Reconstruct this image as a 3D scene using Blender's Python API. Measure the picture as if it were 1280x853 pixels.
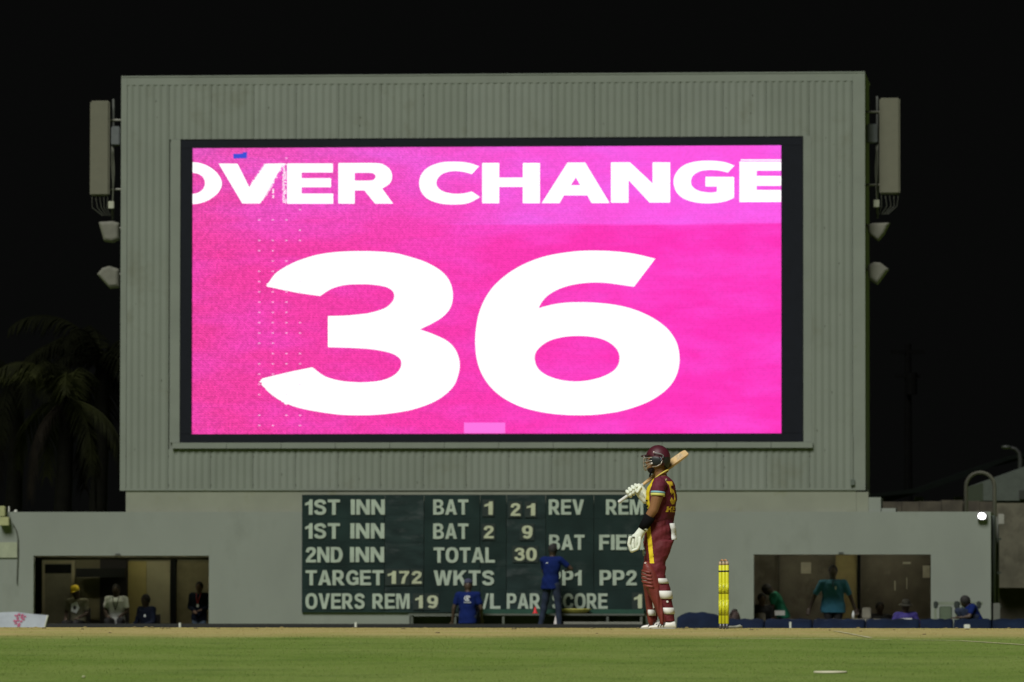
import bpy, bmesh, math, random
from mathutils import Vector, Matrix
from mathutils.bvhtree import BVHTree
from mathutils import noise as mnoise
random.seed(7)
SC = bpy.context.scene
for o in list(bpy.data.objects): bpy.data.objects.remove(o)
COL = SC.collection
R_ = math.radians

# ---------------------------------------------------------------- camera
FPX = 8228.0                       # focal length in pixels of a 1280 px wide frame
CAMZ = 0.15
TILT = math.atan((768 - 426.5) / FPX); ROLL = R_(0.06)
cam = bpy.data.cameras.new('camera'); camo = bpy.data.objects.new('camera', cam); COL.objects.link(camo)
CM = Matrix.Rotation(math.pi/2 + TILT, 3, 'X') @ Matrix.Rotation(ROLL, 3, 'Z')
camo.matrix_world = Matrix.Translation((0, 0, CAMZ)) @ CM.to_4x4()
cam.sensor_width = 36; cam.lens = 36 * FPX / 1280; cam.clip_start = 1; cam.clip_end = 3000
cam.dof.use_dof = True; cam.dof.focus_distance = 68.0; cam.dof.aperture_fstop = 5.8
SC.camera = camo

# ---------------------------------------------------------------- night sky, floodlight, exposure
w = bpy.data.worlds.new("World"); SC.world = w; w.use_nodes = True
bg = w.node_tree.nodes['Background']
bg.inputs['Color'].default_value = (0.95, 1.0, 0.95, 1); bg.inputs['Strength'].default_value = 0.0026
SUN_EL, SUN_AZ = R_(47), R_(-24)   # azimuth measured from behind the camera, negative = from the left
sun = bpy.data.lights.new('floodlight', 'SUN'); sun.energy = 3.45; sun.angle = R_(24); sun.color = (1.0, 0.99, 0.95)
suno = bpy.data.objects.new('floodlight', sun); COL.objects.link(suno)
sd = Vector((math.sin(SUN_AZ)*math.cos(SUN_EL), -math.cos(SUN_AZ)*math.cos(SUN_EL), math.sin(SUN_EL)))  # towards the light
suno.rotation_euler = sd.to_track_quat('Z', 'Y').to_euler(); suno.location = (0, 0, 60)
SC.view_settings.view_transform = 'Standard'; SC.view_settings.look = 'None'
SC.view_settings.exposure = 0; SC.view_settings.gamma = 1
SC.render.engine = 'CYCLES'; SC.cycles.max_bounces = 5; SC.cycles.use_denoising = True

# ---------------------------------------------------------------- frames: pixel -> place
def ray(px, py):
    return CM @ Vector(((px - 640) / FPX, -(py - 426.5) / FPX, -1))
ALPHA = R_(5.0); BO = Vector((0, 137.0, 0))
BU = Vector((math.cos(ALPHA), -math.sin(ALPHA), 0)); BV = Vector((math.sin(ALPHA), math.cos(ALPHA), 0))
def B(u, v, z): return BO + BU*u + BV*v + Vector((0, 0, z))
def bp(px, py, v=0.0):
    """point of the building's plane v seen at a pixel -> (u, z)"""
    d = ray(px, py); c = Vector((0, 0, CAMZ)); p0 = B(0, v, 0)
    t = (p0 - c).dot(BV) / d.dot(BV); p = c + d*t
    return (p - BO).dot(BU), p.z
def U(px, v=0.0): return bp(px, 420, v)[0]
def Z(py, v=0.0): return bp(616, py, v)[1]
def at(px, py, Y):
    d = ray(px, py); t = Y / d.y; return Vector((d.x*t, Y, CAMZ + d.z*t))

# ---------------------------------------------------------------- materials
def srgb(r, g, b):
    f = lambda c: (c/255/12.92) if c/255 <= 0.04045 else ((c/255 + 0.055)/1.055)**2.4
    return (f(r), f(g), f(b))
MATS = {}
def mat(name, col, rough=0.7, var=0.12, scale=6.0, bump=0.0, bscale=60, metal=0.0, dirt=None, spec=0.4, stretch=None, sub=0.0):
    if name in MATS: return MATS[name]
    m = bpy.data.materials.new(name); m.use_nodes = True; nt = m.node_tree; N = nt.nodes; L = nt.links
    b = N['Principled BSDF']; b.inputs['Roughness'].default_value = rough; b.inputs['Metallic'].default_value = metal
    b.inputs['Specular IOR Level'].default_value = spec
    g = N.new('ShaderNodeNewGeometry')
    mp = N.new('ShaderNodeMapping'); L.new(g.outputs['Position'], mp.inputs['Vector'])
    if stretch: mp.inputs['Scale'].default_value = stretch
    n = N.new('ShaderNodeTexNoise'); n.inputs['Scale'].default_value = scale; n.inputs['Detail'].default_value = 6
    L.new(mp.outputs[0], n.inputs['Vector'])
    r = N.new('ShaderNodeMapRange'); r.inputs['From Min'].default_value = .3; r.inputs['From Max'].default_value = .7
    r.inputs['To Min'].default_value = 1 - var; r.inputs['To Max'].default_value = 1 + var
    L.new(n.outputs['Fac'], r.inputs['Value'])
    mx = N.new('ShaderNodeMix'); mx.data_type = 'RGBA'; mx.blend_type = 'MULTIPLY'; mx.inputs[0].default_value = 1
    mx.inputs[6].default_value = (*col, 1); L.new(r.outputs[0], mx.inputs[7])
    out = mx.outputs[2]
    if dirt:
        n2 = N.new('ShaderNodeTexNoise'); n2.inputs['Scale'].default_value = dirt[1]; n2.inputs['Detail'].default_value = 8
        n2.inputs['Roughness'].default_value = .65; L.new(mp.outputs[0], n2.inputs['Vector'])
        cr = N.new('ShaderNodeMapRange'); cr.inputs['From Min'].default_value = dirt[2]; cr.inputs['From Max'].default_value = dirt[2]+.15
        L.new(n2.outputs['Fac'], cr.inputs['Value'])
        m2 = N.new('ShaderNodeMix'); m2.data_type = 'RGBA'; L.new(cr.outputs[0], m2.inputs[0])
        L.new(out, m2.inputs[6]); m2.inputs[7].default_value = (*dirt[0], 1); out = m2.outputs[2]
    L.new(out, b.inputs['Base Color'])
    if bump:
        n3 = N.new('ShaderNodeTexNoise'); n3.inputs['Scale'].default_value = bscale; n3.inputs['Detail'].default_value = 4
        L.new(mp.outputs[0], n3.inputs['Vector'])
        bu = N.new('ShaderNodeBump'); bu.inputs['Strength'].default_value = bump; bu.inputs['Distance'].default_value = .01
        L.new(n3.outputs['Fac'], bu.inputs['Height']); L.new(bu.outputs[0], b.inputs['Normal'])
    MATS[name] = m; return m
def emit(name, col, strength):
    m = bpy.data.materials.new(name); m.use_nodes = True; nt = m.node_tree; nt.nodes.clear()
    e = nt.nodes.new('ShaderNodeEmission'); o = nt.nodes.new('ShaderNodeOutputMaterial')
    e.inputs[0].default_value = (*col, 1); e.inputs[1].default_value = strength; nt.links.new(e.outputs[0], o.inputs[0]); return m

# ---------------------------------------------------------------- object helpers
def prop(o, label=None, cat=None, group=None, kind=None):
    for k, v in (('label', label), ('category', cat), ('group', group), ('kind', kind)):
        if v: o[k] = v
    return o
def empty(name, loc, label=None, cat=None, group=None, kind=None):
    o = bpy.data.objects.new(name, None); COL.objects.link(o); o.location = loc; o.empty_display_size = .2
    return prop(o, label, cat, group, kind)
WORLD = {}                         # world position of every object's origin
def wloc(o):
    p = Vector(o.location)
    while o.parent: o = o.parent; p += Vector(o.location)
    return p
def link(name, me, material, parent=None, origin=None):
    """me holds world coordinates; moves them to the object's own origin"""
    if origin is None:
        if parent is not None: origin = wloc(parent)
        else:
            xs = [v.co.x for v in me.vertices]; ys = [v.co.y for v in me.vertices]; zs = [v.co.z for v in me.vertices]
            origin = Vector(((min(xs)+max(xs))/2, (min(ys)+max(ys))/2, min(zs)))
    me.transform(Matrix.Translation(-Vector(origin)))
    o = bpy.data.objects.new(name, me); COL.objects.link(o)
    if parent is not None:
        o.parent = parent; o.location = Vector(origin) - wloc(parent)
    else: o.location = origin
    if material is not None:
        ms = material if isinstance(material, (list, tuple)) else [material]
        me.materials.clear()
        for m in ms: me.materials.append(m)
    return o
class MB:
    def __init__(s, T=None): s.v = []; s.f = []; s.T = T or (lambda x, y, z: Vector((x, y, z)))
    def pts(s, ps, raw=False):
        i = len(s.v); s.v += [Vector(p) if raw else s.T(*p) for p in ps]; return i
    def box(s, x0, x1, y0, y1, z0, z1):
        i = s.pts([(x0,y0,z0),(x1,y0,z0),(x1,y1,z0),(x0,y1,z0),(x0,y0,z1),(x1,y0,z1),(x1,y1,z1),(x0,y1,z1)])
        s.f += [tuple(i+k for k in q) for q in ((3,2,1,0),(4,5,6,7),(0,1,5,4),(1,2,6,5),(2,3,7,6),(3,0,4,7))]; return s
    def quad(s, a, b, c, d): i = s.pts([a,b,c,d]); s.f.append((i,i+1,i+2,i+3)); return s
    def prism(s, poly, y0, y1):
        """poly in (x,z), extruded y0..y1"""
        n = len(poly); i = s.pts([(x,y0,z) for x,z in poly] + [(x,y1,z) for x,z in poly])
        s.f.append(tuple(i+k for k in range(n))); s.f.append(tuple(i+n+k for k in reversed(range(n))))
        for k in range(n):
            s.f.append((i+k, i+n+k, i+n+(k+1)%n, i+(k+1)%n))
        return s
    def rings(s, rs, close=True, closed_u=False):
        n = len(rs[0]); i = len(s.v)
        for r in rs: s.v += [Vector(p) for p in r]
        m = len(rs)
        for a in range(m if closed_u else m-1):
            b2 = (a+1) % m
            for k in range(n):
                s.f.append((i+a*n+k, i+a*n+(k+1)%n, i+b2*n+(k+1)%n, i+b2*n+k))
        if close and not closed_u:
            s.f.append(tuple(i+k for k in reversed(range(n)))); s.f.append(tuple(i+(m-1)*n+k for k in range(n)))
        return s
    def tube(s, pts, rad, n=8, raw=False, close=True):
        P = [Vector(p) if raw else s.T(*p) for p in pts]
        rad = rad if isinstance(rad, (list, tuple)) else [rad]*len(P)
        rs = []; prev = None
        for k, p in enumerate(P):
            t = (P[min(k+1, len(P)-1)] - P[max(k-1, 0)]).normalized()
            if prev is None:
                a = t.cross(Vector((0,0,1)));  a = a if a.length > .1 else t.cross(Vector((1,0,0)))
            else: a = prev - t*prev.dot(t)
            a.normalize(); prev = a; b = t.cross(a)
            rs.append([p + (a*math.cos(2*math.pi*j/n) + b*math.sin(2*math.pi*j/n))*rad[k] for j in range(n)])
        return s.rings(rs, close)
    def ball(s, c, r, n=12, m=8, raw=False, basis=None):
        c = Vector(c) if raw else s.T(*c); r = Vector(r) if hasattr(r, '__len__') else Vector((r,r,r))
        e = basis or (Vector((1,0,0)), Vector((0,1,0)), Vector((0,0,1))); rs = []
        for a in range(m+1):
            th = math.pi * min(max(a/m, .03), .97)
            rs.append([c + e[0]*(r.x*math.sin(th)*math.cos(2*math.pi*j/n)) + e[1]*(r.y*math.sin(th)*math.sin(2*math.pi*j/n)) - e[2]*(r.z*math.cos(th)) for j in range(n)])
        return s.rings(rs)
    def cap(s, p, r0, q, r1, n=12):
        """tapered capsule"""
        p, q = Vector(p), Vector(q); t = (q-p).normalized() if (q-p).length > 1e-5 else Vector((0,0,1))
        P = []; Rr = []
        for a in (85, 55, 25): P.append(p - t*r0*math.sin(R_(a))); Rr.append(r0*math.cos(R_(a)))
        P += [p, q]; Rr += [r0, r1]
        for a in (25, 55, 85): P.append(q + t*r1*math.sin(R_(a))); Rr.append(r1*math.cos(R_(a)))
        return s.tube(P, Rr, n, raw=True)
    def ell(s, rs, n=20):
        """rings given as (centre, axisA*ra, axisB*rb)"""
        return s.rings([[c + a*math.cos(2*math.pi*j/n) + b*math.sin(2*math.pi*j/n) for j in range(n)] for c, a, b in rs])
    def mesh(s, name='m', fix=True):
        me = bpy.data.meshes.new(name); me.from_pydata([tuple(p) for p in s.v], [], s.f); me.update()
        if fix:
            bm = bmesh.new(); bm.from_mesh(me); bmesh.ops.recalc_face_normals(bm, faces=bm.faces); bm.to_mesh(me); bm.free()
        return me
    def build(s, name, material, parent=None, smooth=False, origin=None, label=None, cat=None, group=None, kind=None, bevel=0, fix=True):
        me = s.mesh(name, fix)
        if bevel:
            bm = bmesh.new(); bm.from_mesh(me)
            bmesh.ops.bevel(bm, geom=[e for e in bm.edges if e.calc_face_angle(0) > .6], offset=bevel, segments=2, affect='EDGES', clamp_overlap=True)
            bm.to_mesh(me); bm.free()
        if smooth:
            for p in me.polygons: p.use_smooth = True
        return prop(link(name, me, material, parent, origin), label, cat, group, kind)
    def remesh(s, name, material, parent=None, voxel=.01, iters=4, fac=.5, matfn=None, dispfn=None, **kw):
        me = s.mesh(name); o = bpy.data.objects.new('tmp', me); COL.objects.link(o)
        md = o.modifiers.new('r', 'REMESH'); md.mode = 'VOXEL'; md.voxel_size = voxel
        sm = o.modifiers.new('s', 'SMOOTH'); sm.iterations = iters; sm.factor = fac
        dg = bpy.context.evaluated_depsgraph_get(); dg.update()
        nm = bpy.data.meshes.new_from_object(o.evaluated_get(dg)); nm.name = name
        bpy.data.objects.remove(o); bpy.data.meshes.remove(me)
        if dispfn:
            ns = [v.normal.copy() for v in nm.vertices]
            for v, nn in zip(nm.vertices, ns): v.co += nn*dispfn(v.co, nn)
            nm.update()
        idx = [matfn(p.center) for p in nm.polygons] if matfn else None
        oo = link(name, nm, material, parent, kw.pop('origin', None))
        for k, p in enumerate(nm.polygons):
            p.use_smooth = True
            if idx: p.material_index = idx[k]
        return prop(oo, **kw)

def outline_mesh(loops, to3d, depth_vec, name='letter'):
    """filled flat shapes (list of closed 2-D loops, holes included) placed by to3d(x, y), given a small thickness"""
    cu = bpy.data.curves.new('c', 'CURVE'); cu.dimensions = '2D'; cu.fill_mode = 'BOTH'
    for lp in loops:
        sp = cu.splines.new('POLY'); sp.points.add(len(lp)-1)
        for k, p in enumerate(lp): sp.points[k].co = (p[0], -p[1], 0, 1)
        sp.use_cyclic_u = True
    cu.extrude = .5
    o = bpy.data.objects.new('tmp', cu); COL.objects.link(o)
    dg = bpy.context.evaluated_depsgraph_get(); dg.update()
    me = bpy.data.meshes.new_from_object(o.evaluated_get(dg)); me.name = name
    bpy.data.objects.remove(o); bpy.data.curves.remove(cu)
    for v in me.vertices: v.co = to3d(v.co.x, -v.co.y) + depth_vec*v.co.z
    return me
def crom(pts, sub=6):
    """closed loop; points with a third entry are corners, the others lie on a smooth curve"""
    n = len(pts); out = []
    C = lambda k: len(pts[k % n]) > 2
    V = lambda k: Vector(pts[k % n][:2])
    for k in range(n):
        p1, p2 = V(k), V(k+1)
        if C(k) and C(k+1): out.append(p1); continue
        p0 = V(k-1) if not C(k) else p1 - (p2-p1)
        p3 = V(k+2) if not C(k+1) else p2 + (p2-p1)
        for i in range(sub):
            t = i/sub
            out.append(.5*((2*p1) + (p2-p0)*t + (2*p0-5*p1+4*p2-p3)*t*t + (3*p1-p0-3*p2+p3)*t**3))
    return out
def text_mesh(s, bold=.03, name='lettering'):
    cu = bpy.data.curves.new('t', 'FONT'); cu.body = s; cu.size = 1; cu.offset = bold; cu.extrude = .5; cu.resolution_u = 4
    o = bpy.data.objects.new('tmp', cu); COL.objects.link(o)
    dg = bpy.context.evaluated_depsgraph_get(); dg.update()
    me = bpy.data.meshes.new_from_object(o.evaluated_get(dg)); me.name = name
    bpy.data.objects.remove(o); bpy.data.curves.remove(cu)
    xs = [v.co.x for v in me.vertices]; ys = [v.co.y for v in me.vertices]
    x0, x1, y0, y1 = min(xs), max(xs), min(ys), max(ys)
    for v in me.vertices: v.co = ((v.co.x-x0)/(x1-x0), (v.co.y-y0)/(y1-y0), v.co.z)
    return me

# painted block letters: outlines in cap-height units (y up); several pieces per letter where strokes cross
def stroke(pts, h):
    """open centre line -> closed outline of half width h"""
    P = []
    V = [Vector(p) for p in pts]
    for k in range(len(V)-1):
        p0 = V[k-1] if k else V[0]*2-V[1]; p3 = V[k+2] if k+2 < len(V) else V[k+1]*2-V[k]
        p1, p2 = V[k], V[k+1]
        for i in range(4):
            t = i/4; P.append(.5*((2*p1)+(p2-p0)*t+(2*p0-5*p1+4*p2-p3)*t*t+(3*p1-p0-3*p2+p3)*t**3))
    P.append(V[-1]); A = []; Bq = []
    for k, p in enumerate(P):
        t = (P[min(k+1, len(P)-1)]-P[max(k-1, 0)]).normalized(); n = Vector((-t.y, t.x))*h; A.append(p+n); Bq.append(p-n)
    return A + Bq[::-1]
def oval(cx, cy, rx, ry, n=28, e=.82):
    f = lambda t: math.copysign(abs(t)**e, t)
    return [(cx+rx*f(math.cos(2*math.pi*k/n)), cy+ry*f(math.sin(2*math.pi*k/n))) for k in range(n)]
rc_ = lambda a, b, c_, d: [(a,b),(c_,b),(c_,d),(a,d)]
H_ = .097
_P = [[(0,0,1),(.21,0,1),(.21,.36,1),(.42,.36),(.60,.44),(.67,.68),(.60,.91),(.42,1),(0,1,1)],[(.21,.53,1),(.36,.53),(.45,.60),(.45,.76),(.36,.83),(.21,.83,1)]]
PG = {
 'I': (.22, [[rc_(0,0,.22,1)]]), 'T': (.68, [[[(0,1),(.68,1),(.68,.81),(.445,.81),(.445,0),(.235,0),(.235,.81),(0,.81)]]]),
 'L': (.60, [[[(0,0),(.60,0),(.60,.185),(.21,.185),(.21,1),(0,1)]]]),
 'E': (.66, [[[(0,0),(.66,0),(.66,.18),(.21,.18),(.21,.42),(.61,.42),(.61,.60),(.21,.60),(.21,.82),(.65,.82),(.65,1),(0,1)]]]),
 'F': (.62, [[[(0,0),(.21,0),(.21,.40),(.57,.40),(.57,.58),(.21,.58),(.21,.82),(.62,.82),(.62,1),(0,1)]]]),
 'N': (.73, [[[(0,0),(0,1),(.21,1),(.53,.40),(.53,1),(.73,1),(.73,0),(.52,0),(.20,.62),(.20,0)]]]),
 'M': (.88, [[[(0,0),(0,1),(.29,1),(.44,.36),(.59,1),(.88,1),(.88,0),(.69,0),(.69,.76),(.53,0),(.35,0),(.19,.76),(.19,0)]]]),
 'V': (.77, [[[(0,1),(.23,1),(.385,.3),(.54,1),(.77,1),(.5,0),(.27,0)]]]),
 'W': (1.04, [[[(0,1),(.21,1),(.31,.36),(.42,1),(.62,1),(.73,.36),(.83,1),(1.04,1),(.84,0),(.63,0),(.52,.62),(.41,0),(.20,0)]]]),
 'A': (.78, [[[(0,0),(.28,1),(.50,1),(.78,0),(.56,0),(.505,.2),(.275,.2),(.22,0)],[(.39,.77),(.325,.38),(.455,.38)]]]),
 'K': (.78, [[rc_(0,0,.21,1)], [[(.205,.33),(.205,.60),(.50,1),(.76,1),(.205,.33)]], [[(.30,.50),(.45,.66),(.78,0),(.52,0)]]]),
 '/': (.36, [[[(0,0),(.14,0),(.36,1),(.22,1)]]]),
 'O': (.80, [[oval(.40,.5,.40,.515), oval(.40,.5,.185,.33)]]), '0': (.60, [[oval(.30,.5,.30,.51), oval(.30,.5,.105,.33)]]),
 'D': (.72, [[crom([(0,0,1),(.34,0),(.58,.08),(.72,.5),(.58,.92),(.34,1),(0,1,1)]), crom([(.21,.18,1),(.32,.18),(.44,.25),(.50,.5),(.44,.75),(.32,.82),(.21,.82,1)])]]),
 'P': (.67, [[crom(l) for l in _P]]), 'R': (.74, [[crom(l) for l in _P], [[(.25,.37),(.47,.42),(.74,0),(.50,0)]]]),
 'B': (.71, [[crom([(0,0,1),(.42,0),(.64,.08),(.71,.27),(.66,.43),(.54,.52),(.63,.62),(.66,.76),(.58,.93),(.40,1),(0,1,1)]), crom([(.21,.17,1),(.40,.17),(.50,.23),(.50,.36),(.40,.43),(.21,.43,1)]), crom([(.21,.59,1),(.37,.59),(.46,.65),(.46,.77),(.37,.83),(.21,.83,1)])]]),
 'S': (.70, [[stroke([(.60,.70),(.53,.85),(.35,.905),(.17,.85),(.12,.72),(.19,.60),(.36,.53),(.52,.45),(.59,.29),(.52,.14),(.34,.095),(.16,.14),(.10,.29)], H_)]]),
 'C': (.74, [[stroke([(.65,.64),(.58,.83),(.40,.905),(.20,.81),(.10,.5),(.20,.19),(.40,.095),(.58,.17),(.65,.36)], H_)]]),
 'G': (.76, [[stroke([(.65,.68),(.58,.84),(.40,.905),(.20,.81),(.10,.5),(.20,.19),(.40,.095),(.55,.13),(.66,.26)], H_)], [[(.40,.36),(.58,.36),(.58,.05),(.75,.05),(.75,.53),(.40,.53)]]]),
 '1': (.41, [[[(.20,0),(.41,0),(.41,1),(.25,1),(.20,.86),(0,.76),(0,.59),(.20,.67)]]]),
 '2': (.62, [[stroke([(.10,.66),(.16,.85),(.32,.905),(.48,.85),(.51,.69),(.43,.53),(.26,.35),(.14,.16),(.12,.09)], H_)], [rc_(.02,0,.62,.18)]]),
 '3': (.62, [[stroke([(.09,.72),(.17,.87),(.32,.905),(.47,.84),(.49,.70),(.42,.59),(.24,.545)], .09)], [stroke([(.24,.545),(.45,.49),(.52,.31),(.46,.15),(.30,.095),(.14,.15),(.08,.30)], .092)]]),
 '7': (.60, [[[(0,1),(.60,1),(.60,.84),(.40,.5),(.32,0),(.11,0),(.19,.42),(.37,.82),(0,.82)]]]),
 '9': (.60, [[oval(.30,.67,.30,.335), oval(.30,.67,.105,.16)], [stroke([(.50,.66),(.49,.38),(.42,.16),(.28,.085),(.09,.18)], .095)]]),
 '5': (.62, [[[(.08,1),(.56,1),(.56,.82),(.24,.82),(.21,.60),(.03,.50)]], [stroke([(.09,.52),(.28,.59),(.46,.52),(.52,.34),(.44,.16),(.28,.095),(.08,.24)], .094)]]),
}
def word_mesh(s, x0, x1, y0, y1, to3d, dvec, gap=.075, name='lettering'):
    """word filling the box x0..x1, y0..y1 (y1 = foot)"""
    tot = sum(PG[c_][0] for c_ in s) + gap*(len(s)-1); bm = bmesh.new(); x = 0; k = 0
    for c_ in s:
        for piece in PG[c_][1]:
            loops = [[(x0 + (x1-x0)*(x+p[0])/tot, y1 + (y0-y1)*p[1]) for p in lp] for lp in piece]
            me = outline_mesh(loops, to3d, dvec*(1 + .22*(k % 3))); bm.from_mesh(me); bpy.data.meshes.remove(me); k += 1
        x += PG[c_][0] + gap
    me = bpy.data.meshes.new(name); bm.to_mesh(me); bm.free(); return me

# ================================================================ GROUND
def ground_z(y):
    P = [(-50,-.75),(20,-.75),(34,-.58),(48,-.30),(60,-.062),(63.5,0),(73,0),(76,-.03),(86,-.2),(128,-.2),(500,-.2)]
    for (a, za), (b, zb) in zip(P, P[1:]):
        if a <= y <= b: return za + (zb-za)*(y-a)/(b-a)
    return -.2
def gz(y): return (ground_z(y-1.2)+ground_z(y)+ground_z(y+1.2)+ground_z(y-.6)+ground_z(y+.6))/5
def ground_material():
    m = bpy.data.materials.new('cricket_field'); m.use_nodes = True; nt = m.node_tree; N = nt.nodes; L = nt.links
    b = N['Principled BSDF']; b.inputs['Roughness'].default_value = .9; b.inputs['Specular IOR Level'].default_value = .15
    g = N.new('ShaderNodeNewGeometry'); sx = N.new('ShaderNodeSeparateXYZ'); L.new(g.outputs['Position'], sx.inputs[0])
    def noise(scale, det=5, rough=.55):
        n = N.new('ShaderNodeTexNoise'); n.inputs['Scale'].default_value = scale; n.inputs['Detail'].default_value = det
        n.inputs['Roughness'].default_value = rough; L.new(g.outputs['Position'], n.inputs['Vector']); return n.outputs['Fac']
    def ramp(v, a, c):
        r = N.new('ShaderNodeMapRange'); r.inputs['From Min'].default_value = a; r.inputs['From Max'].default_value = c
        L.new(v, r.inputs['Value']); return r.outputs[0]
    def mix(f, A, Bc):
        x = N.new('ShaderNodeMix'); x.data_type = 'RGBA'; L.new(f, x.inputs[0])
        for k, c in ((6, A), (7, Bc)):
            if hasattr(c, 'is_linked') or hasattr(c, 'links'): L.new(c, x.inputs[k])
            else: x.inputs[k].default_value = (*c, 1)
        return x.outputs[2]
    def mth(op, A, Bv):
        x = N.new('ShaderNodeMath'); x.operation = op
        for k, c in ((0, A), (1, Bv)):
            if isinstance(c, (int, float)): x.inputs[k].default_value = c
            else: L.new(c, x.inputs[k])
        return x.outputs[0]
    grass = mix(ramp(noise(.45, 6), .35, .65), (.136,.214,.036), (.182,.250,.058))
    grass = mix(ramp(noise(1.1, 6, .6), .50, .80), grass, (.094,.158,.028))
    grass = mix(ramp(noise(30, 3), .5, .8), grass, (.19,.22,.07))
    dry = mix(ramp(noise(1.2, 6), .35, .65), (.37,.31,.110), (.43,.37,.150))
    dry = mix(ramp(noise(14, 5, .7), .50, .72), dry, (.31,.25,.09))
    dry = mix(ramp(noise(45, 3), .55, .75), dry, (.56,.46,.24))
    green_tint = ramp(noise(.8, 5), .52, .75)
    dry = mix(green_tint, dry, (.33,.33,.10))
    yy = mth('ADD', sx.outputs['Y'], mth('MULTIPLY', mth('SUBTRACT', noise(.9, 4), .5), 2.2))
    c = mix(ramp(yy, 59.3, 61.6), grass, dry)
    # the worn square ends before the boundary
    c = mix(ramp(yy, 78, 80), c, grass)
    L.new(c, b.inputs['Base Color'])
    bu = N.new('ShaderNodeBump'); bu.inputs['Strength'].default_value = .35; bu.inputs['Distance'].default_value = .02
    L.new(noise(25, 6, .7), bu.inputs['Height']); L.new(bu.outputs[0], b.inputs['Normal'])
    return m
GM = ground_material()
ys = [-50, 0, 20, 28] + [34 + .4*k for k in range(140)] + [92, 100, 110, 120]
us = [-400, -120, -40, -15] + [-12 + .5*k for k in range(49)] + [15, 40, 120, 400]
mb = MB()
rows = []
for y in ys:
    row = []
    for x in us:
        z = gz(y)
        if 40 < y < 84 and abs(x) < 13: z += random.uniform(-.001, .001)
        row.append(len(mb.v)); mb.v.append(Vector((x, y, z)))
    rows.append(row)
# last row follows the building line, the pits of the two dugouts lie behind it
row = []
for x in us:
    u = x; p = B(u, 0, -.2); row.append(len(mb.v)); mb.v.append(p)
rows.append(row)
for a, b_ in zip(rows, rows[1:]):
    for k in range(len(us)-1): mb.f.append((a[k], a[k+1], b_[k+1], b_[k]))
# ground behind the building
i0 = len(mb.v); mb.v += [B(-400, 5.2, -.2), B(400, 5.2, -.2), B(700, 900, -.2), B(-700, 900, -.2)]; mb.f.append((i0, i0+1, i0+2, i0+3))
UL, UR = U(-60), U(1238)
for a, b_ in ((-400, UL), (UR, 400)):
    i0 = len(mb.v); mb.v += [B(a, 0, -.2), B(b_, 0, -.2), B(b_, 5.2, -.2), B(a, 5.2, -.2)]; mb.f.append((i0, i0+1, i0+2, i0+3))
mb.build('ground', GM, smooth=True, kind='structure', origin=Vector((0,0,0)))

def blades(name, count, y0, y1, hmin, hmax, x0=-7.2, x1=7.2):
    vs = []; fs = []
    for _ in range(count):
        y = random.uniform(y0, y1); xl = y/68*6.0; x = random.uniform(-xl, xl)
        h = random.uniform(hmin, hmax); wd = random.uniform(.003, .006); a = random.uniform(0, math.pi)
        dx, dy = math.cos(a)*wd, math.sin(a)*wd; z = gz(y)-.004; lx, ly = random.gauss(0, h*.45), random.gauss(0, h*.45)
        i = len(vs); vs += [(x-dx, y-dy, z), (x+dx, y+dy, z), (x+lx, y+ly, z+h)]; fs.append((i, i+1, i+2))
    me = bpy.data.meshes.new(name); me.from_pydata(vs, [], fs); me.update()
    o = bpy.data.objects.new(name, me); COL.objects.link(o); me.materials.append(GM); return o
prop(blades('grass', 90000, 46.5, 60.5, .005, .012), 'short green outfield grass in front of the worn square', 'grass', kind='stuff')
prop(blades('dry_grass', 50000, 60.5, 76, .004, .011), 'dry straw coloured grass on the worn strip around the batter', 'dry grass', kind='stuff')
# loose clods and divots on the worn strip
mb = MB()
for _ in range(60):
    y = random.uniform(61, 75); x = random.uniform(-5.6, 5.9)*y/68; r = random.uniform(.006, .02)
    mb.ball((x, y, gz(y)+r*.2), (r*1.3, r*1.2, r*.6), 6, 4)
mb.build('soil_crumb', mat('soil', (.17,.14,.065), .95), label='small dark crumbs of soil scattered over the worn strip', cat='soil crumbs', kind='stuff')

white_paint = mat('line_paint', (.50,.47,.28), .8, .25, 12)
def line(pts, wd):
    mb = MB()
    for (a, b_) in zip(pts, pts[1:]):
        A = Vector(a); Bq = Vector(b_); n = 14; d = (Bq-A); nn = Vector((-d.y, d.x)).normalized()*wd/2
        for k in range(n):
            p, q = A + d*(k/n), A + d*((k+1)/n)
            if random.random() < .12: continue
            i = mb.pts([(p.x-nn.x, p.y-nn.y, gz(p.y-nn.y)+.005), (q.x-nn.x, q.y-nn.y, gz(q.y-nn.y)+.005), (q.x+nn.x, q.y+nn.y, gz(q.y+nn.y)+.005), (p.x+nn.x, p.y+nn.y, gz(p.y+nn.y)+.005)])
            mb.f.append((i, i+1, i+2, i+3))
    return mb.build('painted_line', white_paint, kind='structure')
def gpt(px, py):
    """where a pixel's ray meets the field"""
    Y = 44
    while Y < 75:
        if at(px, py, Y).z <= gz(Y): return (at(px, py, Y).x, Y)
        Y += .05
    return (at(px, py, 64).x, 64)
line([gpt(1043, 789.5), gpt(1066, 793.5), gpt(1088, 798)], .05)
line([gpt(900, 798.5), gpt(1000, 799), gpt(1200, 801.5), gpt(1300, 808)], .06)

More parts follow.
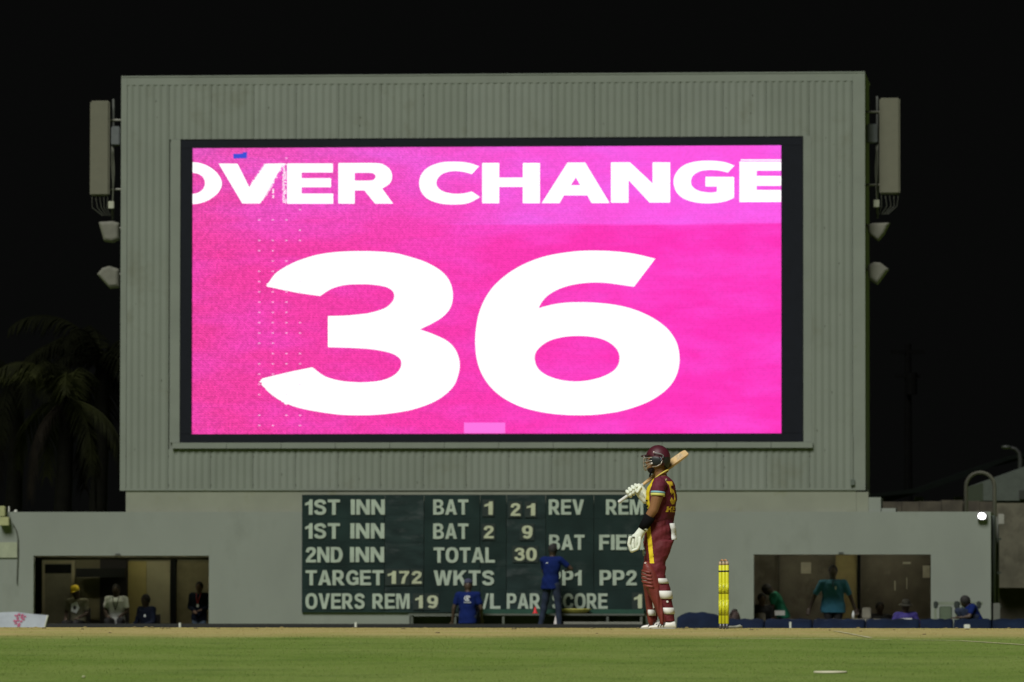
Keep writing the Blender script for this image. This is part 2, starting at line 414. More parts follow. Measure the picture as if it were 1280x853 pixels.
# ================================================================ SCOREBOARD BUILDING
paint = mat('grey_wall_paint', (.184,.205,.176), .75, .08, .8, .15, 25, dirt=((.157,.175,.148), .8, .54), stretch=(1,1,.55))
paint_lt = mat('plinth_paint', (.192,.206,.158), .75, .07, 2, dirt=((.17,.18,.12), 2.2, .58))
clad = mat('cladding_paint', (.160,.181,.150), .6, .06, .8, dirt=((.138,.152,.118), 1.1, .55), spec=.3)
clad_b = mat('cladding_paint_tint', (.169,.190,.160), .6, .06, .8, dirt=((.145,.160,.127), 1.4, .58), spec=.3)
flash = mat('flashing_paint', (.163,.184,.153), .6, .06, 2, dirt=((.13,.15,.10), 4, .62), spec=.3)
dark = mat('dark_gap', (.02,.022,.018), .9)
olive = mat('dugout_wall', (.16,.15,.085), .85, .15, 2.5, dirt=((.10,.095,.05), 3, .55))
brownw = mat('dugout_wall_brown', (.15,.135,.10), .85, .2, 2.5, dirt=((.095,.085,.06), 2.4, .50))
conc = mat('concrete', (.105,.098,.070), .9, .25, 2, .3, 30, dirt=((.065,.06,.042), 1.6, .52))

bld = empty('scoreboard_building', B(U(616), 1.5, -.2), 'grey scoreboard building with ribbed metal screen housing above a painted base wall holding two dugouts', 'building')
LX0, LX1, RX0, RX1 = U(43), U(262), U(942), U(1163)
zt, zl, zb = Z(640), Z(695), -.2
FL = -.72; TH = .22; DP = 4.2
def wall(u0, u1, v0, v1, z0, z1, name='wall', m=paint, **k): return MB(B).box(u0, u1, v0, v1, z0, z1).build(name, m, bld, **k)
wall(UL, LX0, 0, TH, -.9, zt); wall(LX1, RX0, 0, TH, -.9, zt); wall(RX1, UR, 0, TH, -.9, zt)
wall(LX0, LX1, 0, TH, zl, zt); wall(RX0, RX1, 0, TH, zl+.03, zt)
wall(LX0, LX1, 0, TH, -.9, -.17, m=dark); wall(RX0, RX1, 0, TH, -.9, -.12)
wall(UR-.2, UR, TH+.002, DP, -.9, zt); wall(UL, UL+.2, TH+.002, DP, -.9, zt)
wall(UL+.01, UR-.01, .32, DP-.02, zt-.14, zt-.02, 'roof_slab')
# plinth below the housing
PV = .125
wall(U(158, PV), U(1070, PV), PV, 3.6, zt-.015, Z(612.5, PV), 'plinth', paint_lt)
wall(U(1070, PV)+.004, U(1085), .12, 1.3, zt-.01, Z(613.5)-.03, 'parapet_block', paint_lt)
wall(U(1085)+.004, U(1100.5), .10, 1.3, zt-.012, Z(622), 'parapet_block', paint)
wall(U(1100.5)+.004, U(1119), .14, 1.2, zt-.014, Z(635.5), 'parapet_block', paint)
# dugout interiors
for (a, b_, m_) in ((LX0-.3, LX1+.3, olive), (RX0-.3, RX1+.3, brownw)):
    wall(a, b_, 2.9, 3.05, FL, zl+.3, 'back_wall', m_)
    wall(a-.12, a, TH+.003, 3.05, FL, zl+.3, 'side_wall', m_); wall(b_, b_+.12, TH+.003, 3.05, FL, zl+.3, 'side_wall', m_)
    wall(a-.1, b_+.1, TH+.004, 3.04, FL-.1, FL, 'dugout_floor', conc)
    wall(a-.1, b_+.1, TH+.004, 3.04, zl+.28, zl+.36, 'ceiling', m_)
# left room fittings
m_pale = mat('pale_panel', (.30,.28,.17), .8, .1, 3); m_yel = mat('yellow_olive_panel', (.33,.28,.10), .8, .1, 3)
m_blk = mat('black_stuff', (.008,.009,.008), .85, spec=.1)
def inn(px0, px1, py0, py1, v0, v1, name, m, **k):
    return MB(B).box(U(px0, v0), U(px1, v0), v0, v1, Z(py1, v0), Z(py0, v0), ).build(name, m, bld, **k)
inn(43.5, 53, 697, 790, 1.2, 1.3, 'screen_panel', m_blk)
inn(54, 94, 702, 800, 2.80, 2.89, 'door', mat('door_olive', (.17,.165,.11), .7))
inn(57, 90, 706, 717, 2.76, 2.797, 'door_louvre', m_blk)
inn(53, 57, 701, 800, 2.74, 2.80, 'door_frame', m_pale); inn(90.5, 94.5, 701, 800, 2.74, 2.80, 'door_frame', m_pale); inn(57.5, 90, 701, 705, 2.74, 2.80, 'door_frame', m_pale)
inn(96, 157, 711, 722, 2.0, 2.4, 'shelf', m_blk)
inn(126, 159, 700, 800, 2.45, 2.85, 'dark_cupboard', mat('dark_cupboard', (.008,.007,.006), .8))
inn(106, 126, 725, 775, 2.5, 2.8, 'cabinet', mat('cabinet', (.13,.12,.06), .7))
inn(159.5, 184, 702, 800, 2.70, 2.80, 'partition_panel', m_yel); inn(184.3, 213.5, 702, 800, 2.66, 2.80, 'partition_panel', m_pale)
inn(214, 220, 700, 800, 2.5, 2.8, 'post', m_blk)  # black upright put in for the shade of the room corner
inn(220.5, 262, 703, 800, 2.7, 2.8, 'partition_panel', mat('partition_olive', (.19,.17,.09), .8, .15))
inn(43, 262, 697.5, 700, .5, .6, 'lintel_shade', m_blk)  # black strip standing in for the lintel's shadow across the opening
# right room fittings
inn(1044.5, 1071, 694, 800, 2.72, 2.85, 'door', mat('door_yellow', (.26,.215,.09), .8, .1))
inn(1071.5, 1075, 694, 800, 2.6, 2.85, 'post', m_blk)
inn(972, 974.5, 694, 800, 2.7, 2.85, 'post', mat('brown_post', (.08,.07,.05), .8))
inn(1075.5, 1166, 694, 800, 2.78, 2.86, 'partition_panel', mat('dark_brown_panel', (.11,.095,.065), .6, .3, 2.5, dirt=((.17,.15,.11), 2.8, .62)))
pap = mat('paper', (.45,.42,.33), .9)
inn(1001, 1013.5, 703, 717, 2.86, 2.895, 'notice_paper', pap); inn(1153, 1162, 707, 722, 2.74, 2.775, 'notice_paper', pap)
inn(1128, 1138, 702.5, 705, 2.74, 2.775, 'notice_paper', pap)
inn(1117.5, 1119, 726, 738, 2.74, 2.775, 'wall_scuff', pap); inn(1132.5, 1133.5, 722, 736, 2.74, 2.775, 'wall_scuff', pap)
# lintel marks
for px, py in ((148, 693.5), (1051, 691.5)):
    inn(px-3, px+3, py-1.2, py+1.2, -.04, 0, 'lintel_bracket', mat('bracket', (.05,.055,.045), .6))
# left end: sheet fixed on the wall, joint line, cable
inn(-60, 22.5, 678, 697.5, -.03, 0, 'wall_board', mat('cream_board', (.25,.275,.19), .7))
mb = MB(B); pts = []
for px, py in ((16,655),(20,662),(22,672),(22.5,690),(21.5,712),(21,730)): u, z = bp(px, py, -.035); pts.append((u, -.035, z))
mb.tube(pts, .010, 6).build('wall_cable', mat('cable', (.06,.065,.05), .7), bld)

# ---- housing: structure box, cladding sheets, flashings
HV = .10
h0, h1, ht, hb = U(150.5, HV), U(1081.5, HV), Z(94.2, HV), Z(613.3, HV)
so0, so1, sot, sob = U(225, HV), U(1004, HV), Z(173.5, HV), Z(553, HV)
wall(h0+.02, so0, HV+.06, 3.4, hb+.01, ht-.01, 'housing_wall', clad); wall(so1, h1-.02, HV+.06, 3.4, hb+.01, ht-.01, 'housing_wall', clad)
wall(so0, so1, HV+.06, 3.4, sot, ht-.012, 'housing_wall', clad); wall(so0, so1, HV+.06, 3.4, hb+.012, sob, 'housing_wall', clad)
wall(so0-.01, so1+.01, 3.0, 3.39, sob-.02, sot+.02, 'housing_wall', clad)
def sheet_mesh(width, z0, z1, ribs=6, depth=.0165):
    """profiled sheet: trapezoid ribs, real folds; local u from 0"""
    P = width/ribs; prof = []
    for k in range(ribs*8): a = k*P/8; prof.append((a, -depth*(.5-.5*math.cos(2*math.pi*k/8))**.8))
    prof.append((width-.006, 0))
    mb = MB(); n = len(prof); q = lambda u, v, z: BU*u + BV*v + Vector((0,0,z))
    for (u, v) in prof: mb.v += [q(u, v, z0), q(u, v, z1)]
    for k in range(n-1): mb.f.append((2*k, 2*k+2, 2*k+3, 2*k+1))
    return mb.mesh('cladding_sheet', fix=False)
s0, s1 = U(158, HV), U(1066, HV); NS = 17; SW = (s1-s0)/NS
zt1, zsil = Z(104, HV), Z(561, HV)
mt = sheet_mesh(SW, sot+.02, zt1+.02); mbt = sheet_mesh(SW, hb+.03, zsil); msd = sheet_mesh(SW, hb+.03, zt1+.02)
for me_ in (mt, mbt, msd): me_.materials.append(clad)
def place_sheet(me_, k):
    o = bpy.data.objects.new('cladding_sheet', me_); COL.objects.link(o); o.parent = bld
    o.location = B(s0 + k*SW, HV+.014, 0) - wloc(bld)
    m = [clad, clad_b][(k*7 % 5) % 2]; o.material_slots[0].link = 'OBJECT'; o.material_slots[0].material = m
for k in range(NS):
    if k in (0, NS-1): place_sheet(msd, k); continue
    place_sheet(mt, k); place_sheet(mbt, k)
# flashings
F = lambda u0, u1, v0, v1, z0, z1, nm='flashing', m=flash: wall(u0, u1, v0, v1, z0, z1, nm, m)
F(h0, s0-.002, HV-.004, HV+.058, hb, ht); F(s1+.002, h1, HV-.004, HV+.058, hb, ht)
F(h0+.002, h1-.002, HV-.012, 3.42, ht+.001, ht+.03, 'roof_capping'); F(s0, s1, HV-.002, HV+.058, zt1, ht-.002)
F(U(213, HV), so0-.003, HV-.005, HV+.058, sob+.002, Z(172.5, HV)); F(so1+.003, U(1014.5, HV), HV-.005, HV+.058, sob+.002, Z(172, HV))
F(s0, s1, HV-.003, HV+.058, hb+.001, hb+.035, 'drip_edge')
# sill under the screen in lengths
x0 = 216
while x0 < 1016:
    x1 = min(x0+68, 1016); F(U(x0, HV)+.004, U(x1, HV)-.004, HV-.07, HV+.055, Z(560.5, HV), sob-.004, 'sill_length'); x0 += 68
# rust streaks / fixings on the cladding
fx = mat('fixing', (.085,.09,.07), .8)
mb = MB(B)
for k in range(NS+1):
    for zz in (Z(606), Z(570)): mb.box(s0+k*SW-.008, s0+k*SW+.008, HV-.001, HV+.02, zz-.009, zz+.009)
for _ in range(46):
    px, py = random.choice([(random.uniform(165, 212), random.uniform(120, 600)), (random.uniform(1016, 1062), random.uniform(120, 600)), (random.uniform(220, 1010), random.uniform(108, 168)), (random.uniform(220, 1010), random.uniform(565, 605))])
    u, z = bp(px, py, HV); mb.box(u-.009, u+.009, HV-.001, HV+.02, z-.010, z+.010)
mb.build('fixings', fx, bld, kind='stuff')
inn(1063, 1068, 600, 607, HV-.05, HV-.022, 'outlet_box', mat('outlet', (.08,.10,.08), .7))
inn(1064.5, 1066, 545, 600, HV-.035, HV-.022, 'conduit', flash)

# ================================================================ LED SCREEN
SV = HV - .03
scr = empty('led_screen', B(U(608), SV, Z(553, SV)), 'large black framed led screen glowing pink with white words and number', 'screen')
bez = mat('screen_bezel', (.006,.0075,.012), .6, .1, spec=.15)
def panel(px0, px1, py0, py1, v0, v1, name, m, par=scr): return MB(B).box(U(px0, v0), U(px1, v0), v0, v1, Z(py1, v0), Z(py0, v0)).build(name, m, par)
panel(225.5, 1003.5, 173.5, 183.6, SV, .6, 'bezel', bez); panel(225.5, 1003.5, 542.3, 552.6, SV, .6, 'bezel', bez)
panel(225.5, 240, 183.9, 542, SV+.002, .6, 'bezel', bez); panel(976.6, 1003.5, 183.9, 542, SV+.002, .6, 'bezel', bez)
def led_material():
    m = bpy.data.materials.new('led_display'); m.use_nodes = True; nt = m.node_tree; N = nt.nodes; L = nt.links; N.clear()
    out = N.new('ShaderNodeOutputMaterial'); e = N.new('ShaderNodeEmission'); L.new(e.outputs[0], out.inputs[0])
    g = N.new('ShaderNodeTexCoord'); sx = N.new('ShaderNodeSeparateXYZ'); L.new(g.outputs['Object'], sx.inputs[0])
    def rng(v, a, b, c=0, d=1, st=False):
        r = N.new('ShaderNodeMapRange'); r.inputs['From Min'].default_value = a; r.inputs['From Max'].default_value = b
        r.inputs['To Min'].default_value = c; r.inputs['To Max'].default_value = d; L.new(v, r.inputs['Value']); return r.outputs[0]
    def mix(f, A, Bc, bt='MIX'):
        x = N.new('ShaderNodeMix'); x.data_type = 'RGBA'; x.blend_type = bt
        if isinstance(f, float): x.inputs[0].default_value = f
        else: L.new(f, x.inputs[0])
        for k, c in ((6, A), (7, Bc)):
            if isinstance(c, tuple): x.inputs[k].default_value = (*c, 1)
            else: L.new(c, x.inputs[k])
        return x.outputs[2]
    def mth(op, A, Bv):
        x = N.new('ShaderNodeMath'); x.operation = op
        for k, c in ((0, A), (1, Bv)):
            if isinstance(c, (int, float)): x.inputs[k].default_value = c
            else: L.new(c, x.inputs[k])
        return x.outputs[0]
    X, Zc = sx.outputs['X'], sx.outputs['Z']       # object origin: middle of the display's foot
    hw = (U(976.5)-U(240))/2; hh = Z(183.5)-Z(542)
    mpn = N.new('ShaderNodeMapping'); mpn.inputs['Scale'].default_value = ((.55), 1, 1.8); L.new(g.outputs['Object'], mpn.inputs['Vector'])
    n = N.new('ShaderNodeTexNoise'); n.inputs['Scale'].default_value = 1.1; n.inputs['Detail'].default_value = 5; L.new(mpn.outputs[0], n.inputs['Vector'])
    mp2 = N.new('ShaderNodeMapping'); mp2.inputs['Scale'].default_value = (.3, 1, 14); L.new(g.outputs['Object'], mp2.inputs['Vector'])
    n2 = N.new('ShaderNodeTexNoise'); n2.inputs['Scale'].default_value = 2; n2.inputs['Detail'].default_value = 4; L.new(mp2.outputs[0], n2.inputs['Vector'])
    fx_ = rng(X, -hw, hw*.6)
    low = mix(fx_, srgb(238,68,158), srgb(255,54,186))
    low = mix(rng(n.outputs['Fac'], .42, .66), low, mix(fx_, srgb(238,72,174), srgb(255,70,206)))
    top = mix(fx_, srgb(234,82,176), srgb(255,88,226))
    top = mix(rng(n.outputs['Fac'], .40, .66), top, mix(fx_, srgb(230,92,200), srgb(250,98,238)))
    zc = mth('ADD', Zc, mth('MULTIPLY', mth('SUBTRACT', n2.outputs['Fac'], .5), .12))
    zb_ = Z(281) - Z(542)
    # fades in towards the left, a clear step on the right
    stepf = rng(zc, zb_-.02, zb_+.03); soft = rng(zc, zb_-.6, zb_+1.5)
    f = mth('ADD', mth('MULTIPLY', stepf, rng(X, -1.5, 1.0)), mth('MULTIPLY', soft, rng(X, -1.5, 1.0, 1, 0)))
    c = mix(f, low, top)
    # rows of diodes: fine line flicker and slanted moire, stronger on the left
    amp = rng(X, -hw, hw*.5, .33, .10)
    w1 = N.new('ShaderNodeMath'); w1.operation = 'SINE'; L.new(mth('ADD', mth('MULTIPLY', X, 2*math.pi/.075), mth('MULTIPLY', Zc, 2*math.pi/.052)), w1.inputs[0])
    w2 = N.new('ShaderNodeMath'); w2.operation = 'SINE'; L.new(mth('MULTIPLY', Zc, 2*math.pi/.047), w2.inputs[0])
    k = mth('MULTIPLY', amp, mth('ADD', mth('MULTIPLY', w1.outputs[0], .6), mth('MULTIPLY', w2.outputs[0], .5)))
    k = mth('ADD', k, rng(n2.outputs['Fac'], .3, .7, .97, 1.03))
    c = mix(1.0, c, k, 'MULTIPLY')
    wn = N.new('ShaderNodeTexWhiteNoise'); wn.noise_dimensions = '3D'; sn = N.new('ShaderNodeVectorMath'); sn.operation = 'SNAP'; L.new(g.outputs['Object'], sn.inputs[0]); sn.inputs[1].default_value = (.036, 10, .036); L.new(sn.outputs[0], wn.inputs['Vector'])
    c = mix(1.0, c, mth('ADD', mth('MULTIPLY', mth('SUBTRACT', wn.outputs['Value'], .5), mth('MULTIPLY', amp, 1.1)), 1.0), 'MULTIPLY')
    L.new(c, e.inputs[0]); e.inputs[1].default_value = 1.0
    return m
LEDM = led_material()
DV = SV + .04
MB(B).box(U(240, DV)-.01, U(976.6, DV)+.01, DV, DV+.1, Z(542.3, DV), Z(183.2, DV)).build('display', LEDM, scr, origin=B((U(240)+U(976.6))/2, DV, Z(542.3, DV)))
ledw = emit('led_white', (1, 1, .99), 1.25)
def on_screen(x, y):
    u, z = bp(x, y, DV-.006); return B(u, DV-.006, z)
def glyph(loops, name='letter', m=ledw): return link(name, outline_mesh(loops, on_screen, BV*.006, name), m, scr)
c = 1  # corner flag
G = {
 'O': [[(240.3,203,c),(250,204.2),(262,209),(272,217.5),(277.3,229),(273,240.5),(262,249.5),(250,254.2),(240.3,255.4,c),(240.3,243,c),(248,241),(254,236.5),(256.4,229.3),(254,222),(248,217.6),(240.3,216,c)]],
 'V': [[(273.4,204.7,c),(296.9,205,c),(311.6,234.5,c),(332.8,205,c),(353.4,204.5,c),(325.2,254.5,c),(303,254.5,c)]],
 'E': [[(359,204.6,c),(416,204.6,c),(416,215.8,c),(376.9,215.8,c),(376.9,223.1,c),(413.7,223.1,c),(413.7,234.2,c),(376.9,234.2,c),(376.9,242.3,c),(416.4,242.3,c),(416.4,254.8,c),(359,254.8,c)]],
 'R': [[(423,204.2,c),(470,204.2),(481,207),(488,213),(490,221.5),(487,229.5),(477.6,236,c),(491.3,254.7,c),(469,254.7,c),(455.5,238.2,c),(443.3,238.2,c),(443.3,254.7,c),(423,254.7,c)],
       [(443.3,216.2,c),(463,216.2),(468.2,218),(469.6,221.2),(467.8,224.4),(463,226,),(443.3,226,c)]],
 'C': [[(598.8,208,c),(585,203.8),(570,202.5),(552,203.4),(536,209),(527,218),(524,229.3),(527,240.5),(536,249.5),(552,254.8),(570,255.8),(586,253.8),(600,246.6,c),(589.8,239.7,c),(580,242),(567,242.5),(555,240),(548,235.5),(545.3,229),(548,222),(555,216.5),(567,214),(579,215),(589.8,217.8,c)]],
 'H': [[(602.8,204,c),(623.9,204,c),(623.9,222.3,c),(653.6,222.3,c),(653.6,204,c),(674.8,204,c),(674.8,254.2,c),(653.6,254.2,c),(653.6,233.8,c),(623.9,233.8,c),(623.9,254.2,c),(602.8,254.2,c)]],
 'A': [[(709.5,203.5,c),(731.4,203.5,c),(761.9,254,c),(739.5,254,c),(734.3,244.4,c),(704.8,244.4,c),(699.4,254.1,c),(677.3,254.1,c)],[(719.7,221.8,c),(725.6,231.8,c),(713.4,231.8,c)]],
 'N': [[(763.8,203.2,c),(787.5,203.2,c),(815.8,229.8,c),(815.8,203.2,c),(837.6,203.2,c),(837.6,253.4,c),(812,253.4,c),(785.6,225,c),(785.6,253.6,c),(763.8,253.6,c)]],
 'G': [[(918,207.2,c),(905,202.8),(888,201.2),(870,202.2),(855,206.8),(845.5,216),(842,227.5),(845.5,240),(855,248.5),(870,253.2),(887,254.3),(905,252.3),(917.5,247.5,c),(917.5,221.5,c),(881.9,221.3,c),(881.9,233.3,c),(896.3,233.3,c),(896.3,240.1,c),(887,241),(874,239),(866,234),(863.6,227),(866.5,219.5),(875,214.3),(887,212.6),(898,213.2),(909.7,215.9,c)]],
 'E2': [[(924.4,202.3,c),(976.4,202.3,c),(976.4,213.5,c),(945.7,213.5,c),(945.7,220.3,c),(976.4,220.3,c),(976.4,232.4,c),(945.7,232.4,c),(945.7,237.8,c),(976.4,237.8,c),(976.4,252.6,c),(924.4,252.8,c)]],
 '3': [[(333.2,358.2,c),(343.8,342.8),(357.8,333.4),(373.3,326),(397.2,318.7),(425.4,315),(460,314.3),(490.8,316.3),(510.5,320.8),(533,328.3),(552.5,340),(562.6,353.2),(566,369),(563.3,384),(554,395.6),(540,404.5),(524.6,412,c),(541.5,418),(559,426.6),(569.6,438),(574.5,453.6),(572.6,469),(565.5,484.6),(547,500),(520.4,510.8),(493.6,516.2),(464,518.9),(429.6,518.8),(401.5,515.4),(376,510.6),(359.3,504.9),(343.8,496.4),(332.5,486.7),(325.8,475.6,c),(328.3,473.3,c),(359.2,465.8,c),(390.5,459.4,c),(401.5,467.9),(411.3,472.7),(429.6,476.9),(455,478.2),(478,475.6),(491.5,470),(499,463),(501.8,455),(499.3,447.8),(488.5,441.5),(468.3,437.2),(450,435.6),(430,434.7),(410,434.2,c),(410,395.4,c),(430,394.9),(450,393.2),(464,391),(481,385.6),(490,378),(493,370.5),(490.4,363.5),(481,358.4),(464,355.8),(446,355.5),(429.6,356.7),(414,361.3),(400,370.2,c),(372,366.2,c)]],
 '6': [[(819,323.6,c),(794.5,317.9),(773.3,315),(750,313.7),(728,313.9),(706.7,316),(685.6,319.7),(667.3,325.3),(648.5,333.8),(632,344.5),(616.6,358.7),(605.4,375.5),(598.2,394),(594.6,416),(594.2,432),(596.3,450),(601.3,465.5),(610.3,480.3),(622.2,492.4),(637,502.2),(655,509.9),(678.6,515.6),(703,518.5),(727,519.2),(748,518.2),(773.4,514.6),(797.3,507.7),(817,498.8),(834,486.1),(844.5,471.5),(849,455),(848.6,440),(845,427),(836.7,414),(825,403.5),(808.6,393.8),(788.9,386),(766.4,381),(742,378.6),(720,378.1),(704,379),(689.8,381.2),(672.8,385.6,c),(678.6,375.7),(687,367.8),(699.7,361),(715,356.3),(730,354),(745,353.2),(760,354),(776,356.2),(792.5,358.5,c)],
       [(668.2,447),(670.3,439.5),(677.2,432),(687,426),(699.7,422.2),(714,420.3),(730,420.2),(745,422),(757.5,426),(767.7,432.8),(773.2,440.5),(774.6,448.5),(772.5,457),(766,464.5),(752.3,471.5),(736,475.7),(721,477.1),(707,476.3),(694,473.4),(683,469.2),(674.4,463),(669.7,455.6)]],
}
for k_, lp in G.items(): glyph([crom(l) for l in lp], 'digit' if k_ in '36' else 'letter')
rect = lambda x0, y0, x1, y1: [[(x0,y0),(x1,y0),(x1,y1),(x0,y1)]]
glyph(rect(926, 199.6, 976.4, 201), 'stray_line')
glyph(rect(580, 528.5, 631.5, 541.8), 'progress_block', emit('led_violet', srgb(255,118,228), 1))
glyph([[(291.5,192.6),(303,192.2),(304,190.6),(308.8,190.3),(308.6,198),(291.8,198.4)]], 'blue_patch', emit('led_blue', srgb(62,84,214), 1))
# dead pixel columns: dots and ragged bits of white
mb = MB(); fl = []; faint = []
def dot(x, y, w_, h_): fl.append(rect(x-w_/2, y-h_/2, x+w_/2, y+h_/2)[0])
for xc in (324, 341, 358, 375):
    y = 198
    while y < 538:
        if random.random() < (.75 if y > 265 else (.5 if xc > 350 else 0)) and not (202 < y < 257): faint.append(rect(xc-1.3, y-.6, xc+1.3, y+.6)[0])
        y += 12.85
for y in range(205, 255, 2):
    dot(354.5+random.uniform(-.8,.8), y, 2.6, 1); 
    if random.random() < .6: dot(357, y+.6, 2.2, .9)
    if 228 < y < 250 and random.random() < .75: dot(341.5, y, 1.8, 1.3)
for y in range(206, 252, 2):   # frayed right edge of the V
    x = 353.4 - (y-204.5)/50*28; dot(x+random.uniform(-1, 1.5), y, 3, 1.1)
    x = 332.8 - (y-205)/30*21
    if y < 233: dot(x-random.uniform(-.6, 1.2), y, 3, 1.1)
for _ in range(50):
    t = random.random(); dot(334+t*26+random.uniform(-1,1), 357-t*24+random.uniform(-1.5,.8), 2, 1)
    dot(326+t*34+random.uniform(-1,1), 477+(t**.75)*28+random.uniform(-.8,1.5), 2.2, 1.1)
# the dots lie a hair in front of the letters so that no two faces share a plane
for nm_, LL, m_ in (('stray_pixels', faint, emit('led_pale', srgb(255,200,240), 1.0)), ('ragged_pixels', fl, ledw)):
    lit = MB()
    for lp in LL:
        i = len(lit.v)
        for (x, y) in lp:
            u, z = bp(x, y, DV-.014); lit.v.append(B(u, DV-.014, z))
        lit.f.append((i, i+1, i+2, i+3))
    lit.build(nm_, m_, scr, kind='stuff', fix=False)

# ================================================================ MANUAL SCOREBOARD
BVv = -.05
brd = empty('scoreboard', B(U(600), BVv, Z(766)), 'dark green hand operated scoreboard with white painted words on grey wall', 'scoreboard')
bm1 = mat('board_green', (.012,.024,.022), .8, .25, 1.6, spec=.12, dirt=((.028,.040,.038), 1.3, .58))
bm2 = mat('board_green_worn', (.015,.027,.026), .8, .3, 2.2, spec=.12, dirt=((.040,.052,.052), 1.8, .54), stretch=(1,1,3))
cols = [(378,481,bm1),(481.6,530,bm2),(530.6,600,bm1),(600.6,633,bm1),(633.6,682,bm2),(682.6,742,bm1),(742.6,821,bm1)]
rowsY = [618.5, 648.5, 678.5, 708, 737.5, 766]
for (a, b_, m_) in cols:
    for r0, r1 in zip(rowsY, rowsY[1:]):
        off = random.uniform(0, .006)
        MB(B).box(U(a, BVv), U(b_, BVv), BVv-off, -.002, Z(r1-.08, BVv), Z(r0+.08, BVv)).build('board_panel', m_, brd)
txt = mat('board_lettering', (.31,.37,.30), .7, .12, 5)
txt2 = mat('plate_digit', (.37,.40,.27), .7, .1, 5)
plate = mat('number_plate', (.012,.021,.019), .5)
def word(s, x0, x1, y0, y1, v=BVv-.02, m=txt, par=brd, name='lettering'):
    def t3(x, y): u, z = bp(x, y, v); return B(u, v, z)
    return link(name, word_mesh(s, x0, x1, y0, y1, t3, BV*.006), m, par)
for s, x0, x1, y0, y1 in (
  ('1ST', 381.5,425,624.5,643.8), ('INN', 438.5,481,624.5,643.6), ('1ST', 381.5,425,654.2,673.6), ('INN', 438,480.5,654.2,673.4),
  ('2ND', 382,428.5,684,703.3), ('INN', 437.5,480.2,684,703), ('TARGET', 382,479.5,713,731.8), ('OVERS', 381.8,456,742,761.4), ('REM', 465.5,512,742.2,761.2),
  ('BAT', 541.5,585.5,624.5,643.6), ('BAT', 541.5,585.5,654.5,673.8), ('TOTAL', 542,618.6,684.5,703.6), ('WKTS', 542,618,713.2,732), ('D/L', 586,625.5,742,761.3), ('PAR', 633.5,675.5,742,761.2),
  ('REV', 686,730,624.5,643.6), ('REM', 757.5,804,624.5,643.6), ('BAT', 686.5,730.8,668.6,687.6), ('FIELD', 749,815,668.6,687.6),
  ('PP1', 687,727,713,732), ('PP2', 749.5,796,713,732), ('SCORE', 690,759.5,742,761.3)): word(s, x0, x1, y0, y1)
for s, x0, x1, y0, y1 in (('1',605.5,616,627,643.6),('2',638,650.5,629.2,645),('1',658.5,669,629.5,644.8),('2',604.5,617.2,657.3,673.2),('9',652.5,665.8,657.2,673.4),
  ('3',643,656,685,701.2),('0',657.5,671,685,701.2),('1',484.5,495,714,730),('7',499,511.5,714,729.8),('2',514.5,527.2,714,729.8),('1',519,528.5,744.6,760.4),('9',534,547.5,744.5,760.6),('1',792.5,802.5,743.2,760.6)):
    pl = MB(B).box(U(x0-2.2, BVv), U(x1+2.2, BVv), BVv-.022, BVv-.014, Z(y1+2.2, BVv), Z(y0-2.5, BVv)).build('number_plate', plate, brd)
    word(s, x0, x1, y0, y1, BVv-.030, txt2, pl, 'digit')
# ledge and bench below the board
MB(B).box(U(600), U(806), -.30, -.055, Z(768.5), Z(761.8)).build('green_ledge', mat('ledge_green', (.008,.05,.03), .6, .2), label='dark green ledge fixed below the scoreboard', cat='ledge')
bn = empty('bench', B(U(600), -.5, -.2), 'long grey metal bench standing under the scoreboard', 'bench')
bm_ = mat('bench_grey', (.075,.085,.07), .6)
MB(B).box(U(512, -.5), U(806, -.5), -.62, -.38, Z(769.5, -.5), Z(767.2, -.5)).build('seat', bm_, bn)
MB(B).box(U(512, -.4), U(806, -.4), -.375, -.345, Z(783, -.5), Z(770.5, -.5)).build('backboard', mat('bench_dark', (.03,.036,.028), .8), bn)
for px in (516, 570, 630, 700, 760, 802): MB(B).box(U(px-1.5, -.5), U(px+1.5, -.5), -.6, -.4, -.2, Z(769.7, -.5)).build('leg', bm_, bn)
MB(B).box(U(705, -.9), U(803, -.9), -.95, -.85, -.2, Z(777.3, -.9)).build('pipe_rail', mat('pale_rail', (.17,.17,.15), .5), label='low pale rail lying along the ground before the green ledge', cat='rail')

# cone, bowl, small thing
rc = MB(B); u, z = bp(669, 768.5, -.45)
rc.tube([(u, -.45, Z(767.2,-.5)+.004), (u, -.45, Z(767.2,-.5)+.02), (u, -.45, z+.06), (u,-.45, z+.16)], [.07,.05,.035,.012], 10)
rc.build('marker_cone', mat('red_plastic', (.55,.015,.02), .5), smooth=True, label='small red marker cone on the bench under the scoreboard letters', cat='cone')
u, z = bp(719, 762.5, -.45)
bw = MB(B); n = 20
prof = [(.17,0,), (.26,.03), (.335,.085), (.345,.10), (.325,.10), (.25,.045), (.02,.03)]
bw.rings([[B(u + r*math.cos(2*math.pi*j/n), -.45 + .5*r*math.sin(2*math.pi*j/n), Z(767.2,-.5)+.004+h) for j in range(n)] for r, h in prof])
bw.build('tray', mat('yellow_tray', (.42,.40,.09), .5), smooth=True, label='shallow yellow oval tray on the bench beside the standing man', cat='tray')
u, z = bp(689+24, 780, -.7)
cn = MB(B); u2, _ = bp(689.5, 760, -.7); cn.tube([(u2+.09,-.7,-.2),(u2+.09,-.7,-.17),(u2+.09,-.7,.12)], [.09,.07,.015], 10)
cn.build('pale_cone', mat('pale_plastic', (.42,.40,.38), .5), smooth=True, label='small pale cone seen between the legs of the standing man', cat='cone')

